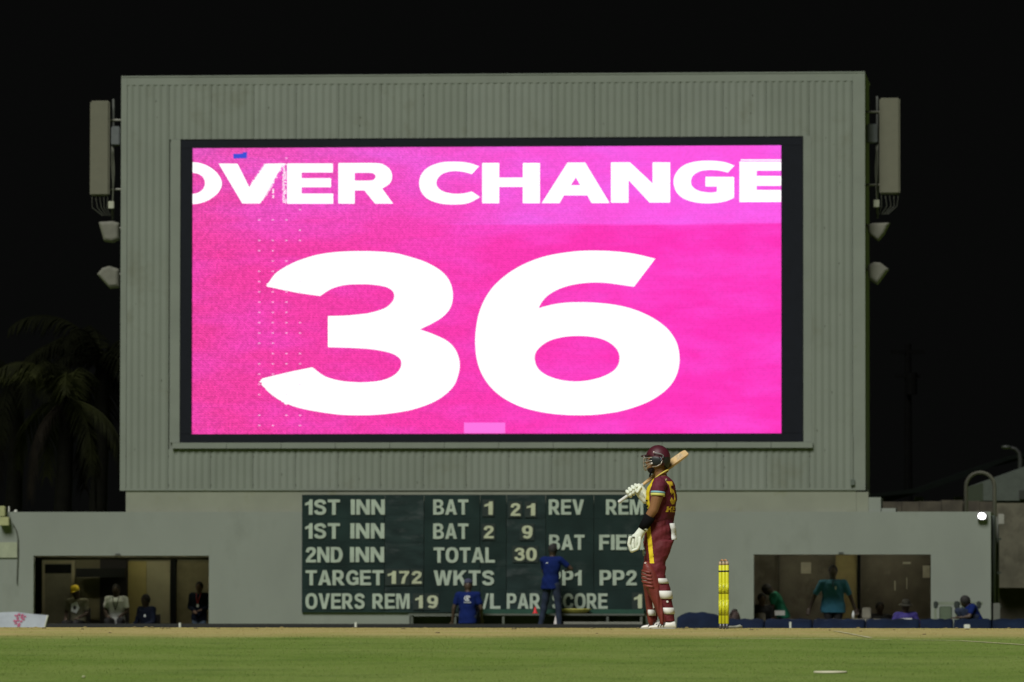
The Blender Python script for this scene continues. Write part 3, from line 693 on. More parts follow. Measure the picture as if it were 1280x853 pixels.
# ================================================================ BOUNDARY: kerb strip, cushions, posts, advertising wedge
MB(B).box(U(57,-1.6), U(806,-1.6), -1.75, -1.6, -.21, Z(780.2,-1.6)).build('rubber_kerb', mat('rubber_black', (.012,.013,.012), .7), bevel=.01, label='long black rubber kerb along the foot of the grey wall', cat='kerb')
navy = mat('navy_cover', (.005,.011,.027), .8, .25, 3, .3, 12, spec=.1)
px = 846
labs = ['navy boundary cushion just behind the batter, leftmost of the row', 'navy boundary cushion behind the stumps', 'navy boundary cushion before the green shirted man', 'navy boundary cushion before the man in teal',
        'navy boundary cushion before the paper holder in violet', 'navy boundary cushion below the bare wall right of dugout', 'navy boundary cushion before the bending man in blue', 'navy boundary cushion at the right end of the row']
ends = [846, 906, 956, 1016, 1082, 1150, 1192, 1240, 1310]
for k in range(8):
    a, b_ = ends[k]+.8, ends[k+1]-.8
    t0 = 773.8 if k else 765.5
    mb = MB(B); rs = []; V0 = -1.9
    nseg = 12
    for q in range(nseg+1):
        s = q/nseg; p = a+(b_-a)*s; ua = bp(p, 776, V0)[0]
        zt_ = bp(p, t0 + (0.6*math.sin(q*1.7+k)) + (7*(abs(s-.45)*2)**3 if k == 0 else 0) + (1.2 if q in (0, nseg) else 0), V0)[1]
        rs.append([B(ua, V0-.42, -.21), B(ua, V0-.36, -.21+.12), B(ua, V0-.1, zt_-.02), B(ua, V0, zt_), B(ua, V0+.1, zt_-.02), B(ua, V0+.3, -.1), B(ua, V0+.34, -.21)])
    mb.rings(rs); mb.build('boundary_cushion', navy, smooth=True, label=labs[k], cat='boundary cushion', group='navy boundary cushions in a row')
wp = mat('white_plastic', (.55,.56,.50), .5)
for (px0, px1, py0, lab) in ((225,227.6,778.6,'small white marker post beside the advertising wedge, leftmost'), (444.4,447,778,'small white marker post left of the scoreboard bench'), (986.5,989,777.5,'small white marker post before the green shirted man'), (1204.5,1212,780.8,'short white box marker before the bending man in blue')):
    V0 = -4.2; mb = MB(B); mb.box(U(px0,V0), U(px1,V0), V0-.06, V0, -.21, bp((px0+px1)/2, py0, V0)[1])
    mb.build('marker_post', wp, bevel=.008, label=lab, cat='marker post', group='white marker posts on the boundary')
adv = empty('advertising_wedge', B(U(10), -2.6, -.2), 'white advertising wedge with pink print at the foot of the left wall', 'advertising board')
V0 = -2.6
mb = MB(B); pl = [(-60, 768), (20, 765), (38, 767.5), (58.5, 769.2), (53, 790), (-60, 790)]
mb.prism([bp(x, y, V0) for x, y in pl], V0, V0+.08).build('face_panel', mat('banner_white', (.40,.43,.50), .6, .15, 3), adv)
mb = MB(B); mb.prism([bp(x, y, V0) for x, y in ((58.8,769),(60.2,769.4),(54.8,790),(53.4,790))], V0-.02, V0+.1).build('edge_trim', wp, adv)
mb = MB(B)
for (x, y) in ((20,769.5),(24,768.3),(28,769),(31,770.8),(22,772.3),(27,772),(18.5,776.5),(22,775.5),(26,776.8),(20,779.5),(24,780),(23,782.3),(29,774)):
    u, z = bp(x, y, V0-.012); 
    n = 7; i = mb.pts([(u + .035*random.uniform(.6,1.3)*math.cos(2*math.pi*j/n), V0-.012, z + .022*random.uniform(.6,1.3)*math.sin(2*math.pi*j/n)) for j in range(n)]); mb.f.append(tuple(range(i, i+n)))
mb.build('pink_print', mat('pink_print', (.45,.10,.20), .6), adv)

# white disc lying in the outfield, and small chalk spot, bits beside the stumps
def disc(px, py, r, nm, lab, cat, m, asp=.35):
    x, y = gpt(px, py); mb = MB(); n = 24; z = gz(y)
    mb.rings([[Vector((x + rr*math.cos(2*math.pi*j/n), y + rr*math.sin(2*math.pi*j/n)*asp, z + h)) for j in range(n)] for rr, h in ((r,.0),(r,.012),(r*.93,.016),(r*.5,.018),(r*.1,.018))])
    return mb.build(nm, m, smooth=True, label=lab, cat=cat)
disc(1038, 842, .125, 'marker_disc', 'flat white marker disc lying on the green outfield at lower right', 'marker disc', mat('disc_white', (.6,.58,.42), .6), 1.0)
disc(104.5, 848, .013, 'paper_scrap', 'tiny pale scrap lying in the green grass at lower left', 'scrap', mat('scrap_pale', (.34,.36,.2), .8), .8)

# ================================================================ STUMPS
st = empty('wicket', Vector((at(904.7,785,67.5).x, 67.5, 0)), 'set of three yellow stumps with bails, seen nearly end on', 'stumps')
yel = mat('stump_yellow', (.66,.66,.02), .45, .06, 8)
def stump_mat():
    m = bpy.data.materials.new('stump_print'); m.use_nodes = True; nt = m.node_tree; N = nt.nodes; L = nt.links
    b = N['Principled BSDF']; b.inputs['Roughness'].default_value = .45
    g = N.new('ShaderNodeNewGeometry'); mp = N.new('ShaderNodeMapping'); mp.inputs['Scale'].default_value = (95, 30, 120); L.new(g.outputs['Position'], mp.inputs[0])
    n = N.new('ShaderNodeTexNoise'); n.inputs['Scale'].default_value = 1; n.inputs['Detail'].default_value = 1; L.new(mp.outputs[0], n.inputs['Vector'])
    r = N.new('ShaderNodeMapRange'); r.inputs['From Min'].default_value = .5; r.inputs['From Max'].default_value = .75; L.new(n.outputs['Fac'], r.inputs['Value'])
    x = N.new('ShaderNodeMix'); x.data_type = 'RGBA'; L.new(r.outputs[0], x.inputs[0]); x.inputs[6].default_value = (.66,.66,.02,1); x.inputs[7].default_value = (.16,.17,.02,1)
    L.new(x.outputs[2], b.inputs['Base Color']); return m
spm = stump_mat(); blk = mat('stump_spike', (.03,.03,.035), .4)
woodc = mat('bail_wood', (.45,.34,.22), .5)
for k, dx in enumerate((-.031, 0, .031)):
    cx = st.location.x + dx; cy = 67.5 + (k-1)*.094*-1; r = .019
    T = lambda z0, z1, rr=r: MB().tube([(cx,cy,z0),(cx,cy,z0+.002),(cx,cy,z1-.002),(cx,cy,z1)], [rr*.9,rr,rr,rr*.9], 14)
    s = T(.055, .655).build('stump', yel, st, smooth=True)
    MB().tube([(cx,cy,.14),(cx,cy,.30)], r+.0012, 14).build('printed_band', spm, s, smooth=True)
    MB().tube([(cx,cy,.36),(cx,cy,.47)], r+.0012, 14).build('printed_band', spm, s, smooth=True)
    MB().tube([(cx,cy,.585),(cx,cy,.60)], r+.0015, 14).build('dark_ring', blk, s, smooth=True)
    MB().tube([(cx,cy,-.02),(cx,cy,.02),(cx,cy,.055)], [.010,.016,.017], 12).build('base_spike', mat('spike_grey', (.12,.12,.13), .4, metal=.5), s, smooth=True)
    MB().tube([(cx,cy,.655),(cx,cy,.672),(cx,cy,.692)], [.0185,.0165,.015], 12).build('stump_top', woodc, s, smooth=True)
for k in (0, 1):
    xa, xb = st.location.x - .031 + .031*k, st.location.x + .031*k; ya, yb = 67.594-.094*k, 67.5-.094*k
    MB().tube([(xa,ya,.701),(xa*.7+xb*.3,ya*.7+yb*.3,.704),(xa*.5+xb*.5,ya*.5+yb*.5,.708),(xa*.3+xb*.7,ya*.3+yb*.7,.704),(xb,yb,.701)], [.006,.008,.011,.008,.006], 8).build('bail', mat('bail_red', (.5,.28,.15), .5), st, smooth=True)
# small white pad lying by the stumps
x, y = at(917.5,786,67.8).x, 67.8
mb = MB(); mb.tube([(x-.085,y,.012),(x-.05,y,.02),(x+.02,y,.022),(x+.06,y+.01,.03),(x+.085,y+.02,.024)], [.008,.014,.014,.018,.010], 10)
mb.build('chalk_marker', mat('chalk_marker', (.42,.44,.38), .7), smooth=True, label='small white marker lying on dry ground right of the stumps', cat='marker')

# ================================================================ ANTENNAS ON THE HOUSING
ant = mat('antenna_grey', (.105,.105,.072), .6, .05); pip = mat('pipe_galv', (.17,.17,.14), .5); pal = mat('radio_grey', (.08,.09,.09), .6)
horn_m = mat('horn_grey', (.12,.12,.095), .6)
def antenna(side, pxa, pxb, pya, pyb, wallpx, lab):
    e_ = empty('panel_antenna', B(U((pxa+pxb)/2), .8, Z(pyb)), lab, 'antenna', 'panel antennas on the sides of the screen housing')
    v0 = .7
    (a, zt_), (b_, zb_) = bp(pxa, pya, v0), bp(pxb, pyb, v0)
    MB(B).box(a, b_, v0, v0+.16, zb_, zt_).build('radome', ant, e_, bevel=.03)
    wu = U(wallpx, v0); ie = a if side > 0 else b_
    for f in ((.14, .90) if side > 0 else (.2, .93)):
        z = zt_ + (zb_-zt_)*f; MB(B).tube([(wu-.1*side, v0+.2, z), (ie+.04*side, v0+.2, z)], .026, 8).build('bracket_arm', pip, e_, smooth=True)
    mx_ = ie - .05*side
    MB(B).tube([(mx_, v0+.22, zb_-.5), (mx_, v0+.22, zt_+.05)], .025, 8).build('mounting_pole', mat('pole_dark', (.06,.065,.055), .6), e_, smooth=True)
    z = zt_ + (zb_-zt_)*.33
    MB(B).box(min(wu, ie)+.03, max(wu, ie)-.04, v0+.02, v0+.18, z-.28, z+.12).build('radio_unit', pal, e_, bevel=.02)
    cb = MB(B)
    for q in range(3):
        P = [(mx_+side*(.02-.02*q), v0+.1, z-.3)]
        for t in range(1, 9): P.append((mx_+side*(.02*math.sin(t*.9+q)-.01*q), v0+.1+.02*q, z-.3-(z-.3-zb_+.4)*t/8))
        cb.tube(P, .012, 6)
    cb.build('cables', mat('cable_pale', (.09,.095,.07), .6), e_, smooth=True)
    MB(B).box(mx_-.07, mx_+.05, v0, v0+.08, zb_-.28, zb_-.12).build('junction_box', mat('junction_pale', (.30,.31,.24), .6), e_, bevel=.01)
    # connectors under the radome
    cc = MB(B)
    for q in range(5): 
        uu = a + (b_-a)*(q+.5)/5; cc.tube([(uu, v0+.08, zb_+.01), (uu, v0+.08, zb_-.07-.03*(q%2))], .014, 6)
        cc.tube([(uu, v0+.08, zb_-.07), (uu+.03*math.sin(q), v0+.1, zb_-.25), ((uu+mx_)/2, v0+.15, zb_-.42)], .009, 5)
    cc.build('connectors', mat('connector_dark', (.05,.052,.042), .6), e_)
antenna(-1, 112.5, 136.5, 126, 244.5, 151, 'tall grey panel antenna on the left side of the housing')
antenna(1, 1099, 1125, 122.5, 242.5, 1081, 'tall grey panel antenna on the right side of the housing')
def horn(poly_px, arm, lab):
    """horn antenna with a flared hood: tapered solid on a stub arm"""
    v0 = .7; cx = sum(p[0] for p in poly_px)/len(poly_px); cy = sum(p[1] for p in poly_px)/len(poly_px)
    u, z = bp(cx, cy, v0); e_ = empty('horn_antenna', B(u, v0, z), lab, 'antenna', 'small horn antennas beside the housing')
    mb = MB(); rs = []
    for v_, k in ((v0-.14, .72), (v0-.10, .93), (v0, 1), (v0+.16, .8), (v0+.3, .4)):
        r = []
        for x, y in poly_px:
            uu, zz = bp(cx+(x-cx)*k, cy+(y-cy)*k, v0); r.append(B(uu, v_, zz))
        rs.append(r)
    mb.rings(rs).build('hood', horn_m, e_, bevel=.012)
    a, b_ = bp(arm[0], arm[2], v0), bp(arm[1], arm[2], v0)
    MB(B).tube([(a[0], v0-.02, a[1]), (b_[0], v0-.02, b_[1])], .026, 8).build('arm', pip, e_)
    MB(B).tube([(a[0], v0+.1, a[1]-.1), (a[0], v0+.1, a[1]+.12)], .035, 8).build('clamp', mat('pole_dark', (.06,.065,.055), .6), e_)
horn([(123,277.5),(141,276.5),(150,279),(150,300),(142,304),(130,302)], (140,152,285.5), 'grey horn antenna under the left panel antenna, upper of two')
horn([(121,343),(128,335),(137,332.5),(150,337),(150,360),(138,361.5)], (140,152,343), 'lower left horn antenna above the palm trees')
horn([(1083,281),(1090,279),(1113,278.5),(1106,293),(1098,302.5),(1086,293)], (1080,1094,282), 'grey horn antenna under the right panel antenna, upper of two')
horn([(1084,332),(1093,327.5),(1101,328.5),(1111.5,337),(1097,357),(1086,350)], (1080,1094,337.5), 'lower right horn antenna beside the housing')
mb = MB(B); pts = []
for q in range(9): u, z = bp(1084 - 2.5*math.cos(q/8*2.2) + q*.35 - 1, 597 + q*3, .3); pts.append((u, .3, z))
mb.tube(pts, .014, 6).build('hanging_cable', mat('cable_pale', (.15,.155,.12), .6), smooth=True, label='loose pale cable hanging at the lower right corner of the housing', cat='cable')

# loudspeaker pair on the left wall, floodlight on the right
sp = empty('wall_speaker', B(U(7), -.1, Z(660)), 'pair of cream boxes fixed at the top of the left wall', 'box')
crm = mat('cream_box', (.30,.31,.15), .6)
for (a, b_, c_, d_) in ((1,8,632.5,646),(1,13,646.4,657.5)): 
    MB(B).box(U(a,-.1), U(b_,-.1), -.2, -.003, Z(d_,-.1), Z(c_,-.1)).build('housing', crm, sp, bevel=.012)
MB(B).tube([(U(11), .12, Z(647)), (U(11), .12, Z(633))], .016, 8).build('stub_pipe', wp, sp)
MB(B).ball((U(19.5), .12, Z(639)), (.04,.04,.03), 10, 6).build('bracket', wp, sp)
fl_ = empty('wall_floodlight', B(U(1227), -.05, Z(650)), 'small lit white floodlight at the top right of the wall', 'lamp')
MB(B).box(U(1221), U(1233), -.12, -.004, Z(651), Z(640.3)).build('lamp_housing', mat('lamp_grey', (.2,.2,.2), .5), fl_, bevel=.02)
MB(B).ball((U(1227.1), -.125, Z(645.6)), (.078, .03, .064), 18, 10).build('lamp_lens', emit('lamp_light', (1, 1, 1), 9), fl_, smooth=True)
# fluorescent battens inside the dugouts, tucked up behind the lintels
for k, (px, lab) in enumerate(((100,'fluorescent batten in left half of the left dugout'),(205,'fluorescent batten in right half of the left dugout'),(990,'fluorescent batten in left half of the right dugout'),(1110,'fluorescent batten in right half of the right dugout'))):
    u = U(px, 1.3); e_ = empty('ceiling_batten', B(u, 1.3, zl+.12), lab, 'lamp', 'ceiling battens in the dugouts')
    MB(B).box(u-.6, u+.6, 1.27, 1.35, zl+.22, zl+.278).build('batten_body', wp, e_)
    MB(B).tube([(u-.57,1.31,zl+.19),(u+.57,1.31,zl+.19)], .02, 10).build('lamp_tube', emit('tube_light', (1, .95, .76), 25 if k < 2 else 26), e_)

# ================================================================ RIGHT OF THE BUILDING
def V2(px, py, Y): p = at(px, py, Y); return p
cw = empty('concrete_wall', at(1200, 785, 152)*1 , 'stained brown concrete wall behind the right end of the building', 'wall')
cw.location.z = -.2
def wbox(px0, px1, py0, py1, Y0, Y1, name, m, par=None, z0=None, **k):
    a = at(px0, py0, Y0); b_ = at(px1, py1, Y0)
    return MB().box(a.x, b_.x, Y0, Y1, b_.z if z0 is None else z0, a.z).build(name, m, par, **k)
wbox(1246, 1330, 629, 735, 149, 149.4, 'wall_face', conc, cw); wbox(1246, 1330, 735, 790, 149.5, 149.9, 'lower_recess', mat('opening_shade', (.035,.03,.02), .9), cw, z0=-.2)  # lower face coloured dark for the shade inside the opening
cpx = 1060
while cpx < 1246:
    n_ = random.uniform(16, 30); wbox(cpx, min(cpx+n_, 1245.5)-.5, 626+random.uniform(-1.5,1.5), 700, 151+random.uniform(0,.3), 151.6, 'wall_block', mat('block_brown', (.055,.048,.033), .9, .3, 3, dirt=((.03,.026,.018), 2, .5)), cw, z0=-.2); cpx += n_
# pier with down pipe
pr = empty('drain_pipe', Vector((at(1243,785,138).x, 137.5, -.2)), 'dark vertical pipe at the right end of the grey wall', 'pipe')
x = at(1241.8, 700, 136.5).x
MB().tube([(x,136.5,-.2),(x,136.5,at(0,643,136.5).z)], .045, 10).build('pipe', mat('pipe_dark', (.035,.045,.035), .6), pr, smooth=True)
x2 = at(1247, 700, 137).x
MB().tube([(x2,137,-.2),(x2,137,at(0,645,137).z)], .035, 10).build('pipe', mat('pipe_dark2', (.06,.065,.05), .6), pr, smooth=True)
for zz in (.3, 1.0, 1.7): MB().box(x-.06, x2+.05, 136.6, 136.9, zz, zz+.04).build('clamp', mat('pipe_dark', (.035,.045,.035), .6), pr)
a = at(1249, 645, 136.8); MB().box(a.x-.02, a.x+.1, 136.75, 136.9, a.z-.18, a.z+.04).build('meter_box', mat('meter_pale', (.22,.22,.19), .6), pr, bevel=.01)
a = at(1245, 765, 136.2); MB().box(a.x-.06, a.x+.08, 136.1, 136.3, a.z-.3, a.z+.18).build('lower_box', mat('meter_dim', (.10,.105,.09), .6), pr, bevel=.01)
# arched pipe gate
ag = MB(); Ya = 143; P = []
A, Bq = at(1207.5, 628, Ya), at(1243, 606, Ya)
r_ = (Bq.x-A.x)/2; cz = at(0, 607, Ya).z
P.append((A.x, Ya, .0)); P.append((A.x, Ya, cz))
for q in range(1, 12): th = math.pi*(1-q/12); P.append((A.x+r_+r_*math.cos(th), Ya, cz+r_*math.sin(th)*.98))
P.append((A.x+2*r_, Ya, cz)); P.append((A.x+2*r_, Ya, .0))
ag.tube(P, .044, 10).build('arched_pipe', mat('arch_pale', (.12,.12,.09), .6), smooth=True, label='pale arched pipe rising above the wall at right', cat='arch')
# gabled shed roof
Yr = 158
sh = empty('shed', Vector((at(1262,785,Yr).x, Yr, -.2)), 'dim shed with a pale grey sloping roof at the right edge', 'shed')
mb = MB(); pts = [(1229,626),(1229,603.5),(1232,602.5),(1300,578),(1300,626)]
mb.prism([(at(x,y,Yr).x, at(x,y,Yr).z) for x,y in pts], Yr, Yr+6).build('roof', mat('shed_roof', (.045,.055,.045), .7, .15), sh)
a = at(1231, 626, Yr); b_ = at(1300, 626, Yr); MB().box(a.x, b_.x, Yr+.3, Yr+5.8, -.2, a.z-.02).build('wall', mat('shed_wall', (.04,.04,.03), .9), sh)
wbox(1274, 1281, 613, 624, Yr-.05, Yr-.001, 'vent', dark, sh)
# dim long roof beyond
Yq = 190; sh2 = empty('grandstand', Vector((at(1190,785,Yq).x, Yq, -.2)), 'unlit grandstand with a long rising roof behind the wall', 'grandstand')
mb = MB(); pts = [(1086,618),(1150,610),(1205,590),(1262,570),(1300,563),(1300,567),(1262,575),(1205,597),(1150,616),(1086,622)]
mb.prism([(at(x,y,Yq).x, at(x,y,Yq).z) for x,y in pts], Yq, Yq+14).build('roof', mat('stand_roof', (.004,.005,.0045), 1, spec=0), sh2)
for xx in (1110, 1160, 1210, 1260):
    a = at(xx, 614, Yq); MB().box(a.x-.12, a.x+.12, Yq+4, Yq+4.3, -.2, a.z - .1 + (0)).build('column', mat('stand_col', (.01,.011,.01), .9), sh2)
# street lamp
Yl = 175; lp = empty('street_lamp', Vector((at(1275,785,Yl).x, Yl, -.2)), 'dim street lamp with a curved arm at the right edge', 'street lamp')
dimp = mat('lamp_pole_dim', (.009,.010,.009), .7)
P = [at(1275,785,Yl), at(1275,600,Yl), at(1275.5,575,Yl), at(1274,566,Yl), at(1269,561,Yl), at(1262,559.5,Yl)]
MB().tube([tuple(p) for p in P], [.1,.07,.06,.05,.045,.04], 8).build('pole', dimp, lp, smooth=True)
a = at(1258, 559, Yl); MB().ball(tuple(a), (.14,.1,.05), 12, 8).build('lamp_head', mat('lamp_head_dim', (.022,.025,.022), .5), lp, smooth=True)
# far utility pole
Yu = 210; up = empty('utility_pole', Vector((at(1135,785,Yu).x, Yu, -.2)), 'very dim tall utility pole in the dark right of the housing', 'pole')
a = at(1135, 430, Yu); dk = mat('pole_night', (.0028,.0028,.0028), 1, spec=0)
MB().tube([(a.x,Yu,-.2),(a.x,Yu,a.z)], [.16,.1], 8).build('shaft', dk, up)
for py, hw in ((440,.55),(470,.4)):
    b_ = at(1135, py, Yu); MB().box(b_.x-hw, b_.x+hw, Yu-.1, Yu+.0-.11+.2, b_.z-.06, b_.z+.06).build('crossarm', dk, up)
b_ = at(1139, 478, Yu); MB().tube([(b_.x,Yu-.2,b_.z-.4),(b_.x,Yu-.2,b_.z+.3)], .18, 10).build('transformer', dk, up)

# row of low seats against the wall at right
seat = empty('seat_row', B(U(1198), -.7, -.2), 'row of pale seats with dark headrests against the wall at right', 'seats')
sm_ = mat('seat_pale', (.14,.165,.12), .6); smd = mat('seat_dark', (.015,.022,.018), .6)
for (a, b_) in ((1166.5,1171.8),(1192,1199),(1220,1225.5)):
    inn_ = MB(B).box(U(a,-.6), U(b_,-.6), -.64, -.54, Z(760.5,-.6), Z(751.2,-.6)).build('headrest', smd, seat, bevel=.02)
for (a, b_) in ((1173.5,1189.5),(1200.5,1218.5)):
    MB(B).box(U(a,-.6), U(b_,-.6), -.60, -.56, -.2, Z(757.5,-.6)).build('backrest', mat('seat_green', (.07,.095,.06), .6), seat, bevel=.02)
MB(B).box(U(1166,-.6), U(1228,-.6), -.55, -.50, Z(756,-.6), Z(752,-.6)).build('rail', sm_, seat)
for px in (1168.5, 1195, 1223): MB(B).box(U(px-1.6,-.6), U(px+1.6,-.6), -.62, -.56, -.2, Z(760.8,-.6)).build('leg', sm_, seat)
# table in the right dugout
tb = empty('table', B(U(1086,.9), .9, FL), 'pale table top in the right dugout beside the man in teal', 'table')
MB(B).box(U(1066,.9), U(1106,.9), .75, 1.3, Z(776,.9), Z(773.2,.9)).build('tabletop', mat('table_pale', (.26,.25,.20), .6), tb)
for px in (1068, 1104): 
    for vv in (.8, 1.25): MB(B).tube([(U(px,.9),vv,FL),(U(px,.9),vv,Z(776,.9))], .018, 8).build('leg', blk, tb)
bt = MB(B); u, z = bp(1066.5, 776, .85)
bt.tube([(u,.85,Z(773.2,.9)+.002),(u,.85,Z(773.2,.9)+.11),(u,.85,Z(773.2,.9)+.14),(u,.85,Z(773.2,.9)+.165)], [.03,.03,.012,.012], 10).build('bottle', mat('bottle_pale', (.6,.62,.6), .2), smooth=True, label='small pale bottle on the table in the right dugout', cat='bottle')
MB(B).box(U(1077,.95), U(1088,.95), 1.0, 1.2, Z(773.2,.9)+.002, Z(759,.95)).build('cool_box', mat('cool_box', (.20,.19,.15), .6), bevel=.02, label='pale box standing on the table in the right dugout', cat='box')
# dark round kit bag behind the stumps
u, z = bp(918, 772, -1.2)
kb = empty('kit_bag', B(u, -1.2, -.2), 'dark brown round kit bag just right of the stumps', 'bag')
mb = MB(B); mb.ball((u,-1.2,.02), (.13,.2,.225), 16, 10); mb.ball((u+.06,-1.2,-.07), (.10,.18,.13), 14, 8); mb.remesh('bag_body', mat('bag_brown', (.035,.022,.018), .8, .3, 9, .5, 25), kb, voxel=.012, iters=3)
mb = MB(B); mb.tube([(u-.07,-1.36,.13),(u-.05,-1.38,.22),(u,-1.3,.262),(u+.05,-1.2,.24),(u+.06,-1.1,.16)], .012, 6).build('handle', blk, kb, smooth=True)

# ================================================================ PALMS BEHIND THE BUILDING
frond_m = mat('palm_leaf', (.009,.0105,.002), .8, .8, .9, spec=.08); frond_d = mat('palm_leaf_dead', (.006,.005,.0035), .9, .3, 3, spec=.03); trunk_m = mat('palm_trunk', (.003,.003,.002), .9, .3, 5, spec=.05)  # near-black colours: the fall-off of light on the palms is painted in
def palm(px, pz, Y, lab, n=15, seed=1, R0=3.0, fm=None, fd=None):
    fm = fm or frond_m; fd = fd or frond_d
    rnd = random.Random(seed); top = at(px, pz, Y); e_ = empty('palm_tree', Vector((top.x, Y, -.2)), lab, 'palm tree', 'palm trees in the dark left of the housing')
    mb = MB(); P = [(top.x + .25*math.sin(t*1.5)-.25*math.sin(1.5), Y, -.2 + (top.z+.2)*t) for t in [k/14 for k in range(15)]]
    mb.tube(P, [.24-.09*k/14 + (.012 if k % 2 else 0) for k in range(15)], 12).build('trunk', trunk_m, e_, smooth=True)
    for k in range(n):
        az = 2*math.pi*k/n + rnd.uniform(-.2,.2); el = rnd.choice([1.1, .7, .35, -.1, -.6]) + rnd.uniform(-.15,.15); L_ = R0*rnd.uniform(.8,1.1)
        dead = el < -.4
        mb = MB(); pts = []; p = Vector(top); a = el; N_ = 16
        h = Vector((math.cos(az), math.sin(az), 0))
        for q in range(N_+1):
            pts.append(p.copy()); p = p + (h*math.cos(a) + Vector((0,0,1))*math.sin(a))*(L_/N_); a -= (.085 + .09*q/N_) * (1 if a > -1.45 else 0)
        mb.tube([tuple(x_) for x_ in pts], [.03*(1-q/(N_+2)) + .004 for q in range(N_+1)], 5)
        side = h.cross(Vector((0,0,1)))
        for q in range(2, N_*3):
            t = q/3; i = int(t); 
            if i >= N_: break
            c0 = pts[i].lerp(pts[i+1], t-i); tan = (pts[i+1]-pts[i]).normalized(); ll = .62*math.sin(math.pi*min(.96, .12+.8*t/N_))**.7*rnd.uniform(.8,1.1)
            for sg in (-1, 1):
                d = (side*sg*rnd.uniform(.55,.8) + tan*.55 - Vector((0,0,1))*rnd.uniform(.35,.85)).normalized()
                w_ = tan*.022; tip = c0 + d*ll - Vector((0,0,.12)); mid = c0 + d*ll*.5 + Vector((0,0,.02))
                ii = len(mb.v); mb.v += [c0-w_, c0+w_, mid+w_*1.1, mid-w_*1.1, tip]; mb.f += [(ii,ii+1,ii+2,ii+3), (ii+3,ii+2,ii+4)]
        mb.build('frond', fd if dead else fm, e_, fix=False)
palm(83, 500, 147, 'palm tree with a drooping crown just left of the housing', 13, 3, 2.5)
palm(128, 455, 152, 'taller palm tree partly hidden behind the left edge of housing', 14, 5, 2.6, mat('palm_leaf_unlit', (.0035,.004,.0015), .9, .6, 1, spec=.03), mat('palm_dead_unlit', (.005,.0045,.0035), .9, .5, 1, spec=.03))  # darker leaf copies, still weaker light put into the colour
palm(22, 470, 158, 'dim palm tree at the left edge of the picture', 13, 9, 2.8, mat('palm_leaf_unlit', (.0035,.004,.0015)), mat('palm_dead_unlit', (.005,.0045,.0035)))

